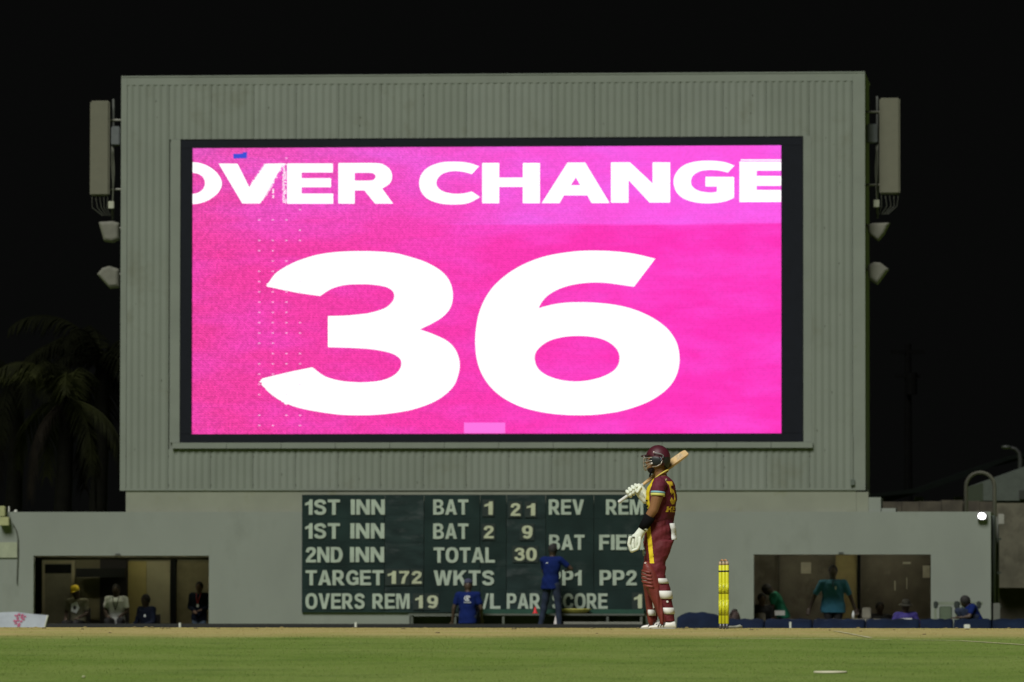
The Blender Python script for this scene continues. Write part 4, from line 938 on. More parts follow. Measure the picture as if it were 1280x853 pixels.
# ================================================================ PEOPLE
def skinmat(n, c_): return mat('skin_'+n, c_, .55, .06, 10)
def human(lab, P, yaw, pose, skin, shirt, trousers, hairm, J=None, scale=1.0, sleeve=.6, wide=1.0, hat=None, extra=None, group=None):
    """P: point under the pelvis on the floor; yaw: direction faced (0 = +X, -90 = towards the camera)"""
    f = Vector((math.cos(R_(yaw)), math.sin(R_(yaw)), 0)); l = Vector((-f.y, f.x, 0)); P = Vector(P)
    if pose == 'stand': j = dict(pelvis=(0,0,.95), chest=(0,0,1.29), neck=(0,0,1.47), head=(.015,0,1.64), sh=(0,.185,1.42), el=(-.01,.25,1.14), wr=(.07,.27,.90), hip=(0,.09,.92), kn=(.02,.10,.50), an=(0,.11,.09))
    elif pose == 'sit': j = dict(pelvis=(0,0,.52), chest=(.03,0,.85), neck=(.05,0,1.03), head=(.08,0,1.19), sh=(.04,.185,.98), el=(.08,.24,.72), wr=(.30,.15,.64), hip=(0,.09,.50), kn=(.42,.13,.52), an=(.40,.12,.09))
    else: j = dict(pelvis=(0,0,.26), chest=(.10,0,.60), neck=(.14,0,.78), head=(.18,0,.94), sh=(.12,.185,.73), el=(.22,.26,.48), wr=(.42,.15,.42), hip=(0,.10,.28), kn=(.38,.17,.50), an=(.12,.15,.09))
    jj = {}
    for k, (a, b_, c_) in j.items():
        if k in ('sh','el','wr','hip','kn','an'): jj[k+'L'] = (a, b_, c_); jj[k+'R'] = (a, -b_, c_)
        else: jj[k] = (a, b_, c_)
    jj.update(J or {})
    W = {k: P + (f*v[0] + l*v[1])*scale + Vector((0,0,v[2]*scale)) for k, v in jj.items()}; k_ = scale
    e_ = empty('person', P, lab, 'person', group)
    W['head'] = W['head'] - (W['head']-W['neck']).normalized()*.02*k_
    up = (W['neck']-W['chest']).normalized(); hd = (W['head']-W['neck']).normalized()
    hf = (f - hd*f.dot(hd)).normalized(); hl = hd.cross(hf)
    mb = MB()
    mb.ball(W['head'], (.104*k_,.083*k_,.124*k_), 16, 10, raw=True, basis=(hf, hl, hd))
    mb.ball(W['head']+hf*.035*k_-hd*.06*k_, (.062*k_,.055*k_,.062*k_), 12, 8, raw=True, basis=(hf, hl, hd))
    mb.ball(W['head']+hf*.098*k_-hd*.012*k_, (.02*k_,.014*k_,.026*k_), 8, 6, raw=True, basis=(hf, hl, hd))
    for sg in (-1, 1): mb.ball(W['head']+hl*sg*.077*k_-hd*.005*k_, (.022*k_,.012*k_,.032*k_), 8, 6, raw=True, basis=(hf, hl, hd))
    mb.cap(W['head']-hd*.07*k_, .060*k_, W['neck']-up*.04*k_, .062*k_)
    def torso(m, g_, z0=-.06, hem=0):
        sp = [(W['pelvis']+(W['pelvis']-W['chest']).normalized()*(-z0)*k_, .105+hem, (.155+hem)*wide), (W['pelvis'], .112+hem*.6, (.165+hem*.6)*wide), (W['pelvis'].lerp(W['chest'], .5), .112, .155*wide), (W['chest'], .122, .175*(.5+.5*wide)), (W['chest'].lerp(W['neck'], .55), .115, .185), (W['chest'].lerp(W['neck'], .85), .085, .13), (W['neck'], .055, .065)]
        rr = []
        for q, (c_, ra, rb) in enumerate(sp):
            t = (sp[min(q+1, len(sp)-1)][0]-sp[max(q-1, 0)][0]).normalized(); ff = l.cross(t).normalized()
            ff = ff if ff.dot(f) > 0 else -ff
            rr.append((c_, ff*(ra+g_)*k_, l*(rb+g_)*k_))
        m.ell(rr, 20)
        m.cap(W['shL'], (.062+g_)*k_, W['shR'], (.062+g_)*k_)
    torso(mb, -.006)
    for S in 'LR':
        mb.cap(W['sh'+S], .055*k_, W['el'+S], .043*k_); mb.cap(W['el'+S], .043*k_, W['wr'+S], .029*k_)
        d = (W['wr'+S]-W['el'+S]).normalized(); n_ = d.cross(l if S == 'L' else -l); n_ = n_.normalized() if n_.length > .1 else up; s_ = d.cross(n_)
        mb.ball(W['wr'+S]+d*.055*k_, (.052*k_,.018*k_,.042*k_), 10, 6, raw=True, basis=(d, n_, s_))
        for q, (o_, L_) in enumerate(((-.032,.062),(-.011,.075),(.011,.07),(.032,.055))):
            b0 = W['wr'+S]+d*.09*k_+s_*o_*k_; b1 = b0+d*L_*.5*k_; b2 = b1+(d*.6+n_*.5)*L_*.5*k_
            mb.cap(b0, .0105*k_, b1, .0100*k_, 6); mb.cap(b1, .0100*k_, b2, .009*k_, 6)
        b0 = W['wr'+S]+d*.03*k_-s_*.035*k_; mb.cap(b0, .013*k_, b0+(d*.7-s_*.6)*.05*k_, .011*k_, 6)
        mb.cap(W['hip'+S], .08*k_, W['kn'+S], .055*k_); mb.cap(W['kn'+S], .055*k_, W['an'+S], .038*k_)
    mb.remesh('body', skin, e_, voxel=.0105, iters=2)
    mb = MB(); torso(mb, .012, -.12, .025)
    for S in 'LR': mb.cap(W['sh'+S], .068*k_, W['sh'+S].lerp(W['el'+S], sleeve), (.062 if sleeve < .9 else .052)*k_)
    if sleeve >= 1:
        for S in 'LR': mb.cap(W['el'+S], .052*k_, W['el'+S].lerp(W['wr'+S], .9), .042*k_)
    rnd = random.Random(len(lab)); ph = rnd.random()*6
    mb.remesh('shirt', shirt, e_, voxel=.013, iters=2, dispfn=lambda p, n: .005*math.sin(p.z*34+ph+p.x*20)*math.sin(p.x*27+p.y*9+ph))
    mb = MB(); mb.ell([(W['pelvis']+up*.06*k_, f*.115*k_, l*.165*k_), (W['pelvis']-Vector((0,0,.02)), f*.125*k_, l*.18*k_), (W['pelvis']-Vector((0,0,.09*k_)), f*.11*k_, l*.16*k_)], 18)
    for S in 'LR':
        mb.cap(W['hip'+S], .095*k_, W['kn'+S], .070*k_); a_ = W['kn'+S].lerp(W['an'+S], .93); mb.cap(W['kn'+S], .070*k_, a_, .056*k_)
    mb.remesh('trousers', trousers, e_, voxel=.013, iters=2, dispfn=lambda p, n: .004*math.sin(p.z*30+p.x*18+ph))
    for S in 'LR':
        a_ = W['an'+S]; MB().cap(a_-f*.04*k_-Vector((0,0,.035*k_)), .042*k_, a_+f*.15*k_-Vector((0,0,.045*k_)), .034*k_).build('shoe', mat('shoe_dark', (.02,.02,.022), .5), e_, smooth=True)
    hh = MB()
    if hat is None:
        hh.ball(W['head']-hf*.014*k_+hd*.022*k_, (.106*k_,.093*k_,.114*k_), 16, 10, raw=True, basis=(hf, hl, hd)); hh.build('hair', hairm, e_, smooth=True)
    else:
        hm_, kind = hat
        hh.rings([[W['head']+hd*z*k_+hf*(r*1.12*math.cos(2*math.pi*q/16))*k_+hl*(r*math.sin(2*math.pi*q/16))*k_ for q in range(16)] for r, z in ((.090,.03),(.092,.07),(.082,.115),(.055,.142),(.01,.15))])
        ca_ = hh.build('cap', hm_, e_, smooth=True)
        b_ = MB()
        if kind == 'brim': b_.rings([[W['head']+hd*z*k_+hf*(r*math.cos(2*math.pi*q/18))*k_+hl*(r*.92*math.sin(2*math.pi*q/18))*k_ for q in range(18)] for r, z in ((.09,.045),(.16,.025),(.162,.031),(.09,.055))])
        else: b_.rings([[W['head']+hd*(.035+.006*t+.0)*k_+hf*(x_)*k_+hl*(y_)*k_ for x_, y_ in ((.07,-.07),(.13,-.065),(.17,-.03),(.175,0),(.17,.03),(.13,.065),(.07,.07))] for t in (0, 1)])
        b_.build('brim', hm_, ca_, smooth=True)
    return e_, W, f, l
dkskin = skinmat('dark', (.045,.028,.018)); mdskin = skinmat('brown', (.10,.058,.034)); hairb = mat('hair_black', (.012,.011,.010), .8)
navyc = mat('cloth_navy', (.007,.010,.020), .9, .15, 8, spec=.1); blackc = mat('cloth_black', (.014,.014,.015), .85, .15, 8); bluec = mat('cloth_blue', (.005,.013,.080), .9, .15, 8, spec=.1)
tealc = mat('cloth_teal', (.03,.15,.23), .8, .12, 8); greenc = mat('cloth_green', (.010,.17,.10), .8, .12, 8); violc = mat('cloth_violet', (.030,.022,.15), .8, .12, 8)
whitec = mat('cloth_white', (.74,.77,.76), .8, .08, 8); greyc = mat('cloth_grey', (.13,.14,.12), .85, .12, 8); jean = mat('cloth_jean', (.06,.09,.13), .85, .15, 8); dknavy = mat('cloth_dark_trouser', (.008,.015,.035), .85, .15, 8)
def Bpt(px, v, z): return B(U(px, v), v, z)
def badge(par, name, c_, n_, r0, r1, m, k=10, up_=None):
    n_ = n_.normalized(); a = Vector((0,0,1)).cross(n_).normalized(); b_ = n_.cross(a)
    mb = MB(); i = len(mb.v)
    mb.rings([[c_ + n_*h + a*r0*math.cos(2*math.pi*q/k) + b_*r1*math.sin(2*math.pi*q/k) for q in range(k)] for h in (-.01, .006)])
    return mb.build(name, m, par)
# left dugout
FACE = -90 - 5
A = human('seated person in white emblem shirt with a yellow cap, at left of the left dugout', Bpt(99, 1.5, FL+.15), FACE-15, 'sit', dkskin, mat('cloth_olive_white', (.16,.155,.10), .85), blackc, hairb,
          J=dict(head=(.10,-.02,1.20)), hat=(mat('cap_yellow', (.60,.45,.01), .7), 'peak'))
e_, W, f, l = A
badge(e_, 'emblem_panel', W['chest']+f*.145-Vector((0,0,.0)), f, .105, .13, whitec, 5); badge(e_, 'emblem', W['chest']+f*.153, f, .035, .045, mat('emblem_dark', (.05,.05,.05), .7), 12)
st1 = MB(B).box(U(122,1.2), U(172,1.2), 1.3, 2.0, FL, FL+.20).build('platform', conc, bevel=.01, label='low concrete step inside the left dugout', cat='step')
A = human('seated person in a white collared shirt with dark lanyard, in the left dugout', Bpt(147, 1.65, FL+.20), FACE, 'sit', dkskin, whitec, blackc, hairb); e_, W, f, l = A
mb = MB(); c0 = W['neck']
for sg in (-1, 1): mb.tube([c0+l*sg*.065+f*.06, W['chest']+l*sg*.045+f*.148+Vector((0,0,.05)), W['chest']+f*.150-Vector((0,0,.10))], .008, 6, raw=True)
mb.build('lanyard', blackc, e_)
A = human('seated person in dark navy top turned towards the left, in the left dugout', Bpt(186, 1.3, FL-.02), FACE-35, 'sit', dkskin, navyc, navyc, hairb, sleeve=1); e_, W, f, l = A
badge(e_, 'badge', W['chest']+f*.138+l*.07+Vector((0,0,.0)), f+l*.3, .02, .03, whitec)
A = human('standing person in navy jacket with red lanyard, right end of left dugout', Bpt(250, 1.4, FL-.0), FACE-6, 'stand', mdskin, navyc, jean, hairb, scale=.885, sleeve=1,
          J=dict(elL=(.0,.24,1.14), wrL=(.20,.10,1.08), elR=(0,-.24,1.14), wrR=(.20,-.08,1.05))); e_, W, f, l = A
mb = MB()
for sg in (-1, 1): mb.tube([W['neck']+l*sg*.05+f*.05, W['chest']+l*sg*.03+f*.128+Vector((0,0,.06)), W['chest']+f*.134-Vector((0,0,.06))], .009, 6, raw=True)
mb.build('lanyard', mat('red_cord', (.30,.02,.02), .7), e_); badge(e_, 'pass_card', W['chest']+f*.14-Vector((0,0,.10)), f, .025, .035, whitec)
for px, v, lab, z_ in ((99,1.55,'dark plastic chair under the person in yellow cap',FL+.13), (147,1.70,'dark plastic chair under the person in white collared shirt',FL+.20), (186,1.35,'dark plastic chair under the seated person in navy',FL)):
    c0 = Bpt(px, v, z_); ch = empty('chair', c0, lab, 'chair', 'dark chairs in the left dugout'); q = lambda a, b_, c_, d, z0, z1: MB(lambda x, y, z: c0 + BU*x + BV*y + Vector((0,0,z))).box(a, b_, c_, d, z0, z1)
    q(-.23,.23,-.22,.24,.37,.40).build('seat', blk, ch); q(-.23,.23,.25,.28,.42,.86).build('backrest', blk, ch)
    for sx in (-.2,.2):
        for sy in (-.19,.22): q(sx-.015,sx+.015,sy-.015,sy+.015,.0,.368).build('leg', blk, ch)
# at the scoreboard
A = human('crouching person in a blue shirt with white round logo on the back, before the scoreboard', B(U(585,-1.0), -1.0, -.195), 84, 'squat', dkskin, bluec, dknavy, hairb, hat=(mat('cap_navy', (.03,.035,.07), .8), 'peak'),
          J=dict(chest=(.03,0,.60), neck=(.05,0,.80), head=(.10,.0,.95), shL=(.04,.2,.74), shR=(.04,-.2,.74), elL=(.02,.29,.46), wrL=(.06,.32,.2), elR=(.02,-.28,.46), wrR=(.2,-.27,.25))); e_, W, f, l = A
bk = W['chest'].lerp(W['neck'], .35)-f*.135
mb = MB(); n_ = 20
c_ = bk - l*.01; up_ = (W['neck']-W['chest']).normalized()
tor = []
for q in range(n_): 
    a = 2*math.pi*q/n_*.82 + .5; tor.append(c_ + l*-.055*math.cos(a)*1.1 + up_*.045*math.sin(a) - f*.012)
mb.tube(tor, .014, 6, raw=True); mb.ball(c_-f*.01, (.028,.012,.024), 8, 6, raw=True)
mb.build('logo', mat('logo_white', (.55,.58,.62), .7), e_)
mb = MB(); 
for q in range(5): 
    cc = c_ - up_*.085 + l*(-.06+.03*q) - f*.012; mb.ball(cc, (.012,.008,.014), 6, 4, raw=True)
mb.build('logo_text', mat('logo_white', (.55,.58,.62), .7), e_)
A = human('standing person in a blue shirt and dark trousers facing the scoreboard, arm raised to it', B(U(690,-.85), -.85, -.19), 66, 'stand', dkskin, bluec, dknavy, hairb, scale=1.03,
          J=dict(anL=(-.02,.24,.09), knL=(.02,.17,.50), anR=(.02,-.16,.09), knR=(.03,-.13,.50), pelvis=(0,.03,.95), elR=(.10,-.38,1.24), wrR=(.22,-.26,1.22), elL=(.12,.22,1.18), wrL=(.32,.12,1.16), head=(.06,.0,1.63), neck=(.03,0,1.47))); e_, W, f, l = A
badge(e_, 'shirt_mark', W['chest']-f*.132+l*.05+Vector((0,0,.07)), -f, .015, .012, whitec)
# right dugout
A = human('dark haired person sitting low at the left end of the right dugout', Bpt(951, 1.2, FL+.02), FACE+20, 'sit', mdskin, blackc, blackc, hairb); 
A = human('person in green shirt bending forward in the right dugout', Bpt(978, 1.5, FL), 180, 'stand', dkskin, greenc, blackc, hairb, scale=1.0,
          J=dict(pelvis=(0,0,.88), chest=(.13,0,1.18), neck=(.22,0,1.33), head=(.33,-.02,1.40), shL=(.18,.19,1.27), shR=(.16,-.19,1.27), elL=(.22,.25,1.0), wrL=(.30,.2,.78), elR=(.2,-.25,1.0), wrR=(.3,-.2,.78), hipL=(0,.09,.85), hipR=(0,-.09,.85))); e_, W, f, l = A
pp = MB(B); u = U(976, 1.1); pp.box(u-.13, u+.08, 1.12, 1.14, Z(769,1.1), Z(763,1.1)).build('paper_sheet', mat('paper_white', (.6,.6,.56), .8), label='white sheet of paper before the green shirted person', cat='paper')
A = human('broad standing man in teal shirt in the right dugout, arms held wide', Bpt(1041, 1.3, FL), FACE+2, 'stand', dkskin, tealc, blackc, hairb, scale=1.09, sleeve=.75, wide=1.28,
          J=dict(shL=(0,.215,1.40), shR=(0,-.215,1.40), elL=(.0,.33,1.15), wrL=(.07,.42,.92), elR=(.0,-.36,1.15), wrR=(.07,-.44,.92))); e_, W, f, l = A
badge(e_, 'shirt_logo', W['chest']+f*.152+l*.055+Vector((0,0,.02)), f, .018, .04, whitec); 
mb = MB(); mb.box(0,0,0,0,0,0) if False else None
mb = MB(); mb.tube([W['neck']+f*.085-Vector((0,0,.02)), W['chest']+f*.150+Vector((0,0,.05))], .022, 8, raw=True); mb.build('placket', mat('teal_dark', (.01,.05,.07), .8), e_)
A = human('person with dark hair sitting behind the pale table in the right dugout', Bpt(1099, 1.75, FL-.18+.02), FACE+8, 'sit', dkskin, blackc, blackc, hairb)
A = human('seated person in violet blue shirt and dark brimmed hat in right dugout', Bpt(1131, 1.0, FL-.18+.06), FACE+10, 'sit', dkskin, violc, blackc, hairb, hat=(mat('hat_dark', (.03,.028,.02), .8), 'brim'),
          J=dict(elL=(.10,.30,.72), elR=(.10,-.30,.72), wrL=(.30,.16,.80), wrR=(.30,-.12,.80))); e_, W, f, l = A
pp = MB(B); u = U(1132.5, .55); pp.box(u-.13, u+.12, .52, .54, Z(783,.55), Z(772.5,.55)).build('paper_sheet', mat('paper_white', (.6,.6,.56), .8), label='white sheet held before the person in violet blue shirt', cat='paper')
MB(B).box(U(945,1.1), U(957,1.1), .95, 1.0, Z(778,1.1), Z(766,1.1)).build('bag', mat('beige_bag', (.2,.18,.13), .8), bevel=.02, label='small beige bag before the dark haired person at left of right dugout', cat='bag')
A = human('person in a blue shirt with dark hair bending low before the wall seats at right', B(U(1217,-1.25), -1.25, -.19), 190, 'squat', dkskin, bluec, dknavy, hairb,
          J=dict(pelvis=(-.06,0,.20), chest=(.05,0,.42), neck=(.13,0,.54), head=(.20,.02,.62), shL=(.08,.18,.49), shR=(.08,-.18,.49), elL=(.16,.25,.3), elR=(.16,-.25,.3), wrL=(.34,.16,.28), wrR=(.34,-.16,.28), knL=(.30,.17,.42), knR=(.30,-.17,.42)))

# ================================================================ THE BATTER
X0 = at(824, 786, 68).x
def q3(px, py, d=0.0): return Vector((X0 + (px-824)/121, 68 + d, (786-py)/121))
PHI = R_(15); bf = Vector((-math.cos(PHI), math.sin(PHI), 0)); bl = Vector((-math.sin(PHI), -math.cos(PHI), 0))
bat_e = empty('person', q3(824, 786, 0), 'batter in maroon and yellow kit and helmet, standing in profile with bat on the shoulder', 'person')
def hr(y, xl, xr, d, ry, dip=0):
    """level ring seen from xl to xr in the picture; dip tilts it front-down"""
    ext = (xr-xl)/242; s_ = min(ry*math.sin(PHI), ext*.8); rx = math.sqrt(ext*ext - s_*s_)/math.cos(PHI)
    return (q3((xl+xr)/2, y, d), bf*rx + Vector((0,0,dip)), bl*ry)
maroon = mat('shirt_maroon', (.112,.010,.026), .75, .12, 7, .3, 90); maroon_t = mat('trouser_maroon', (.126,.012,.018), .75, .12, 7, .3, 90)
yelk = mat('kit_yellow', (.72,.56,.015), .7, .08, 9); padm = mat('pad_maroon', (.165,.028,.021), .55, .18, 10, .3, 60); padw = mat('strap_white', (.76,.77,.72), .7, .08, 12)
skb = mat('skin_batter', (.27,.135,.06), .5, .08, 14); glw = mat('glove_white', (.74,.79,.67), .65, .08, 12, .4, 50); blkb = mat('band_black', (.006,.006,.007), .9, spec=.08)
# ---- body: one continuous surface
mb = MB()
mb.ball(q3(821,574,.01), (.100,.080,.120), 18, 12, raw=True, basis=(bf, bl, Vector((0,0,1))))
mb.ball(q3(815.5,583.5,.01), (.058,.052,.062), 14, 10, raw=True, basis=(bf, bl, Vector((0,0,1))))
mb.ball(q3(809,578.5,.01), (.020,.015,.024), 10, 8, raw=True); mb.ball(q3(810.5,585,.01), (.018,.024,.010), 10, 8, raw=True)
mb.ball(q3(811.5,573.5,.01), (.018,.055,.010), 10, 8, raw=True); mb.ball(q3(823,577,-.072), (.022,.012,.034), 10, 8, raw=True)
mb.cap(q3(824,583,.01), .060, q3(827,600,0), .066)
mb.ell([hr(598,819,836,0,.08), hr(606,813,841,0,.19), hr(622,810,843,0,.20), hr(648,815,838,0,.15), hr(664,813,837,0,.145), hr(680,814,834,0,.13)])
mb.cap(q3(823,606,-.20), .068, q3(821,621,-.235), .062); mb.cap(q3(821,621,-.235), .062, q3(816.5,637,-.225), .052); mb.cap(q3(816.5,637,-.225), .053, q3(808,650,-.20), .041); mb.cap(q3(808,650,-.20), .041, q3(802,663,-.19), .033)
mb.cap(q3(829,606,.19), .068, q3(823,636,.23), .050); mb.cap(q3(823,636,.23), .050, q3(804,618,.13), .034)
for (hx, hy, d, kx, ky, ax, ay) in ((826,672,-.09,819,718,834,774), (822,672,.09,813,718,815,774)):
    mb.cap(q3(hx,hy,d*.8), .070, q3(kx,ky,d*1.15), .050); mb.cap(q3(kx,ky,d*1.15), .050, q3(ax,ay,d*1.1), .038); mb.cap(q3(ax,ay,d*1.1), .034, q3(ax,779,d*1.25), .022)
mb.ball(q3(794,675,-.185), (.035,.035,.05), 10, 8, raw=True); mb.ball(q3(796,612,.12), (.035,.03,.035), 10, 8, raw=True)
mb.remesh('body', skb, bat_e, voxel=.0075, iters=3)
# ---- shirt
mb = MB()
mb.ell([hr(595,821,834,.0,.07), hr(598.5,817.5,838,0,.105), hr(602,814,841.5,0,.165), hr(607,810.5,844,0,.20), hr(615,808,845.8,0,.215), hr(624,807.5,846,0,.21), hr(634,808.5,845,0,.195), hr(644,810,843.2,0,.18), hr(652,811,842.3,0,.175), hr(657,811.5,842,0,.172)])
mb.cap(q3(824.5,604.5,-.185), .074, q3(822,612,-.225), .073); mb.cap(q3(822,612,-.225), .073, q3(821.6,617.6,-.232), .070)
mb.cap(q3(829,605,.18), .074, q3(826,620,.215), .070)
def shirt_mat(c_):
    px = 824 + (c_.x-X0)*121; py = 786 - c_.z*121
    fw = (c_ - q3(826.5, py, 0)).dot(bf)
    if fw > .040 + .05*max(0, (py-628)/26) and py < 648 and abs((c_-q3(826.5,py,0)).dot(bl)) < .17: return 1
    return 0
def folds(p, n):
    py = 786 - p.z*121
    return .022*mnoise.noise(Vector((p.x*6, p.y*6, p.z*13+3*p.x)))*(.4 + .6*min(1, abs(py-622)/30)) + .005*mnoise.noise(p*28)
shirt = mb.remesh('shirt', [maroon, yelk], bat_e, voxel=.0065, iters=4, matfn=shirt_mat, dispfn=folds)
def band(a, b_, r0, r1, name, m, par=bat_e, n=18, thick=None): return MB().tube([a, a.lerp(b_, .5), b_], [r0, (r0+r1)/2, r1], n, raw=True).build(name, m, par, smooth=True)
band(q3(821.9,615.2,-.230), q3(821.7,617.5,-.232), .0745, .0745, 'sleeve_trim', mat('trim_blue', (.22,.45,.52), .7), shirt)
band(q3(821.7,617.6,-.232), q3(821.5,620.6,-.234), .0748, .0740, 'sleeve_trim', mat('trim_yellow', (.62,.62,.15), .7), shirt)
mb = MB(); n = 26   # collar
mb.tube([q3(827,592.8,.0) + bf*.070*math.cos(t) + bl*.068*math.sin(t) + Vector((0,0,-.047*math.cos(t)-.004)) for t in [2*math.pi*k/n for k in range(n+1)]], .0085, 6, raw=True)
mb.build('collar', mat('collar_yellow', (.66,.55,.10), .7), shirt, smooth=True)
# back print laid on the shirt surface
dg = bpy.context.evaluated_depsgraph_get()
svx = [v.co + wloc(shirt) for v in shirt.data.vertices]; bvh = BVHTree.FromPolygons(svx, [tuple(p.vertices) for p in shirt.data.polygons])
def on_back(lat, py, lift=.004):
    o_ = q3(826.5, py, 0) + bl*lat - bf*.6; h = bvh.ray_cast(o_, bf, 2)
    return (h[0] - bf*lift) if h[0] is not None else o_ + bf*.45
def back_print(s_, l0, l1, y0, y1, name, m):
    me = word_mesh(s_, 0, 1, 0, 1, lambda x, y: Vector((x, y, 0)), Vector((0,0,.001)))
    bm = bmesh.new(); bm.from_mesh(me); bmesh.ops.subdivide_edges(bm, edges=bm.edges[:], cuts=2, use_grid_fill=True); bm.to_mesh(me); bm.free()
    for v in me.vertices: v.co = on_back(l0 + (l1-l0)*v.co.x, y0 + (y1-y0)*v.co.y, .004 - v.co.z*1.5)
    link(name, me, m, shirt)
bprint = mat('print_yellow', (.66,.46,.03), .6)
back_print('5', .135, .025, 602, 631, 'number', bprint); back_print('KE', .155, -.01, 633.4, 640.4, 'name_lettering', bprint)
crest = MB(); cc = on_back(.09, 600.5, .002)
crest.ball(cc, (.010,.035,.018), 10, 6, raw=True, basis=(bf, bl, Vector((0,0,1)))); crest.build('shoulder_crest', mat('crest_pale', (.42,.32,.20), .7, .6, 60), shirt, smooth=True)
# small dark sponsor marks on the yellow front
for (x_, y_) in ((808.5,633),(809.5,637),(808.3,626)): badge(shirt, 'print_mark', q3(x_, y_, -.10), Vector((-.75,-.66,0)), .014, .008, blkb, 8)
# ---- trousers
mb = MB()
mb.ell([hr(650,812.5,841.5,0,.168), hr(656,810,842,0,.174), hr(664,807,843.5,0,.182), hr(673,805.3,843,0,.186), hr(681,805,840.5,0,.182), hr(687,806.5,837,0,.17)])
mb.ell([hr(676,808,842,-.085,.098), hr(684,807.5,840,-.09,.10), hr(693,807,836.5,-.095,.098), hr(703,807,833,-.10,.09), hr(713,808,832,-.105,.085), hr(722,811,832.5,-.11,.08), hr(730,815,835.5,-.11,.078), hr(738,818.5,838,-.115,.078), hr(747,822.5,839.5,-.12,.073), hr(757,826,840.8,-.12,.066), hr(767,828.5,842,-.12,.06), hr(777,830,843.6,-.12,.06)])
mb.ell([hr(676,806,838,.085,.098), hr(690,805,833,.09,.095), hr(703,804.5,828,.10,.09), hr(716,804.5,824,.105,.08), hr(730,806,823,.11,.072), hr(745,807.5,823.5,.115,.07), hr(760,809,822.5,.12,.06), hr(776,810.5,822.5,.12,.055)])
def tr_mat(c_):
    px = 824 + (c_.x-X0)*121; py = 786 - c_.z*121
    xc = 809.3 + (py-652)/52*5.2 if py < 704 else 1e9
    return 1 if abs(px-xc) < 2.6 and c_.y < 68.02 and py > 651 else 0
trous = mb.remesh('trousers', [maroon_t, yelk], bat_e, voxel=.007, iters=4, matfn=tr_mat, dispfn=lambda p, n: .02*mnoise.noise(Vector((p.x*8, p.y*6, p.z*11-5*p.x)))*(1 if p.z > .55 else .5) + .004*mnoise.noise(p*30))
badge(trous, 'thigh_badge', q3(804.9, 691, -.055), Vector((-.8,-.6,0)), .022, .034, mat('badge_blue', (.30,.42,.48), .6, .5, 40), 16)
# towel tucked in the waistband
mb = MB(); rs = []
for k in range(9):
    t = k/8; y_ = 654 + 20.5*t; xc = 839.8 + 3.2*t + .4*math.sin(t*5)
    rs.append([q3(xc-3.2-.3*math.sin(t*9), y_+.5, -.14-.01*t), q3(xc+3.0, y_, -.10-.02*math.sin(t*7)), q3(xc+3.6, y_-.2, -.02), q3(xc+2.6, y_-.2, -.02), q3(xc+1.8, y_, -.09), q3(xc-3.0, y_+.5, -.128-.01*t)])
mb.rings(rs).build('towel', mat('towel_white', (.64,.66,.62), .9, .06, 12, .5, 60), bat_e, smooth=True)
# ---- pads
def pad(name, R__, rolls, ridge, **k_):
    mb = MB(); mb.ell([hr(*r) for r in R__], 26)
    return mb.remesh(name, padm, bat_e, voxel=.006, iters=2, dispfn=ridge, **k_)
npad = pad('leg_pad', [(701.5,805,810.5,-.115,.03),(704,804,813.5,-.115,.06),(709,803.2,819,-.115,.082),(716,802.8,823.5,-.115,.092),(724,803.2,826,-.118,.094),(731,805,827,-.12,.092),(738,808.5,828,-.12,.088),(746,812.5,829,-.12,.084),(756,817,830.5,-.12,.08),(766,821,832,-.12,.077),(775,824,833,-.12,.074),(780,825.5,833.2,-.12,.066),(782.5,826.5,832.5,-.12,.05)], 1,
   lambda p, n: (.0045*math.sin(math.atan2(p.y-67.88, -(p.x-X0))*9 + p.z*2.2) if p.z < .42 else 0))
fpad = pad('leg_pad', [(705,805,812,.115,.05),(712,803.5,818,.115,.08),(722,803,819,.115,.088),(732,804,819,.12,.088),(745,805.8,819,.12,.084),(757,807.2,819.5,.12,.08),(768,808.6,820,.12,.077),(777,810,820.5,.12,.072),(782,811.5,819.5,.12,.05)], 1,
   lambda p, n: .0045*math.sin(math.atan2(p.y-68.12, -(p.x-X0))*9))
def half_roll(y_, xl, xr, d, ry, r, dy=2.0, name='knee_roll', par=None, m=padm, a0=-1.75, a1=1.9):
    c_, A_, Bq = hr(y_, xl, xr, d, ry)
    P = [c_ + A_*math.cos(t) + Bq*math.sin(t) + Vector((0,0,-dy/121*(1-math.cos(t)))) for t in [a0+(a1-a0)*k/16 for k in range(17)]]
    MB().tube(P, [r*(.5+.5*math.sin(math.pi*min(1,max(0,(k+.6)/17.2)))**.4) for k in range(17)], 8, raw=True).build(name, m, par, smooth=True)
padl = mat('pad_maroon_worn', (.20,.045,.033), .5, .3, 14, .3, 60)
for y_, xl, xr in ((713.5,803.2,822.5),(718,803,824.5),(722.5,803,825.5),(727,803.8,826.3),(731.3,805,826.8)): half_roll(y_, xl, xr, -.116, .092, .0155, par=npad, m=padl)
for y_, xl, xr in ((716,803.4,818),(721,803.2,818.5),(726,803.6,818.7)): half_roll(y_, xl, xr, .115, .088, .0145, par=fpad, m=padl)
pad_highlight = mat('highlight_pale', (.50,.36,.30), .6, .4, 40)
for y_, xl, xr in ((715.7,802.6,823),(720.2,802.5,824.5),(724.8,802.6,825.8)): half_roll(y_, xl, xr, -.116, .095, .0035, par=npad, m=pad_highlight, name='pad_highlight', a0=-.4, a1=1.3)  # thin pale tubes, highlights of the knee rolls put in as shapes
badge(npad, 'knee_stud', q3(806.5, 704, -.172), Vector((-.5,-.8,.3)), .012, .009, mat('stud_pale', (.6,.5,.45), .6), 8)
def strap(y0, y1, R0, R1, par, name='strap', m=padw):
    mb = MB(); mb.ell([hr(y0, *R0), hr((y0+y1)/2, (R0[0]+R1[0])/2-.3, (R0[1]+R1[1])/2+.15, R0[2], (R0[3]+R1[3])/2+.002), hr(y1, *R1)], 24).build(name, m, par, smooth=True)
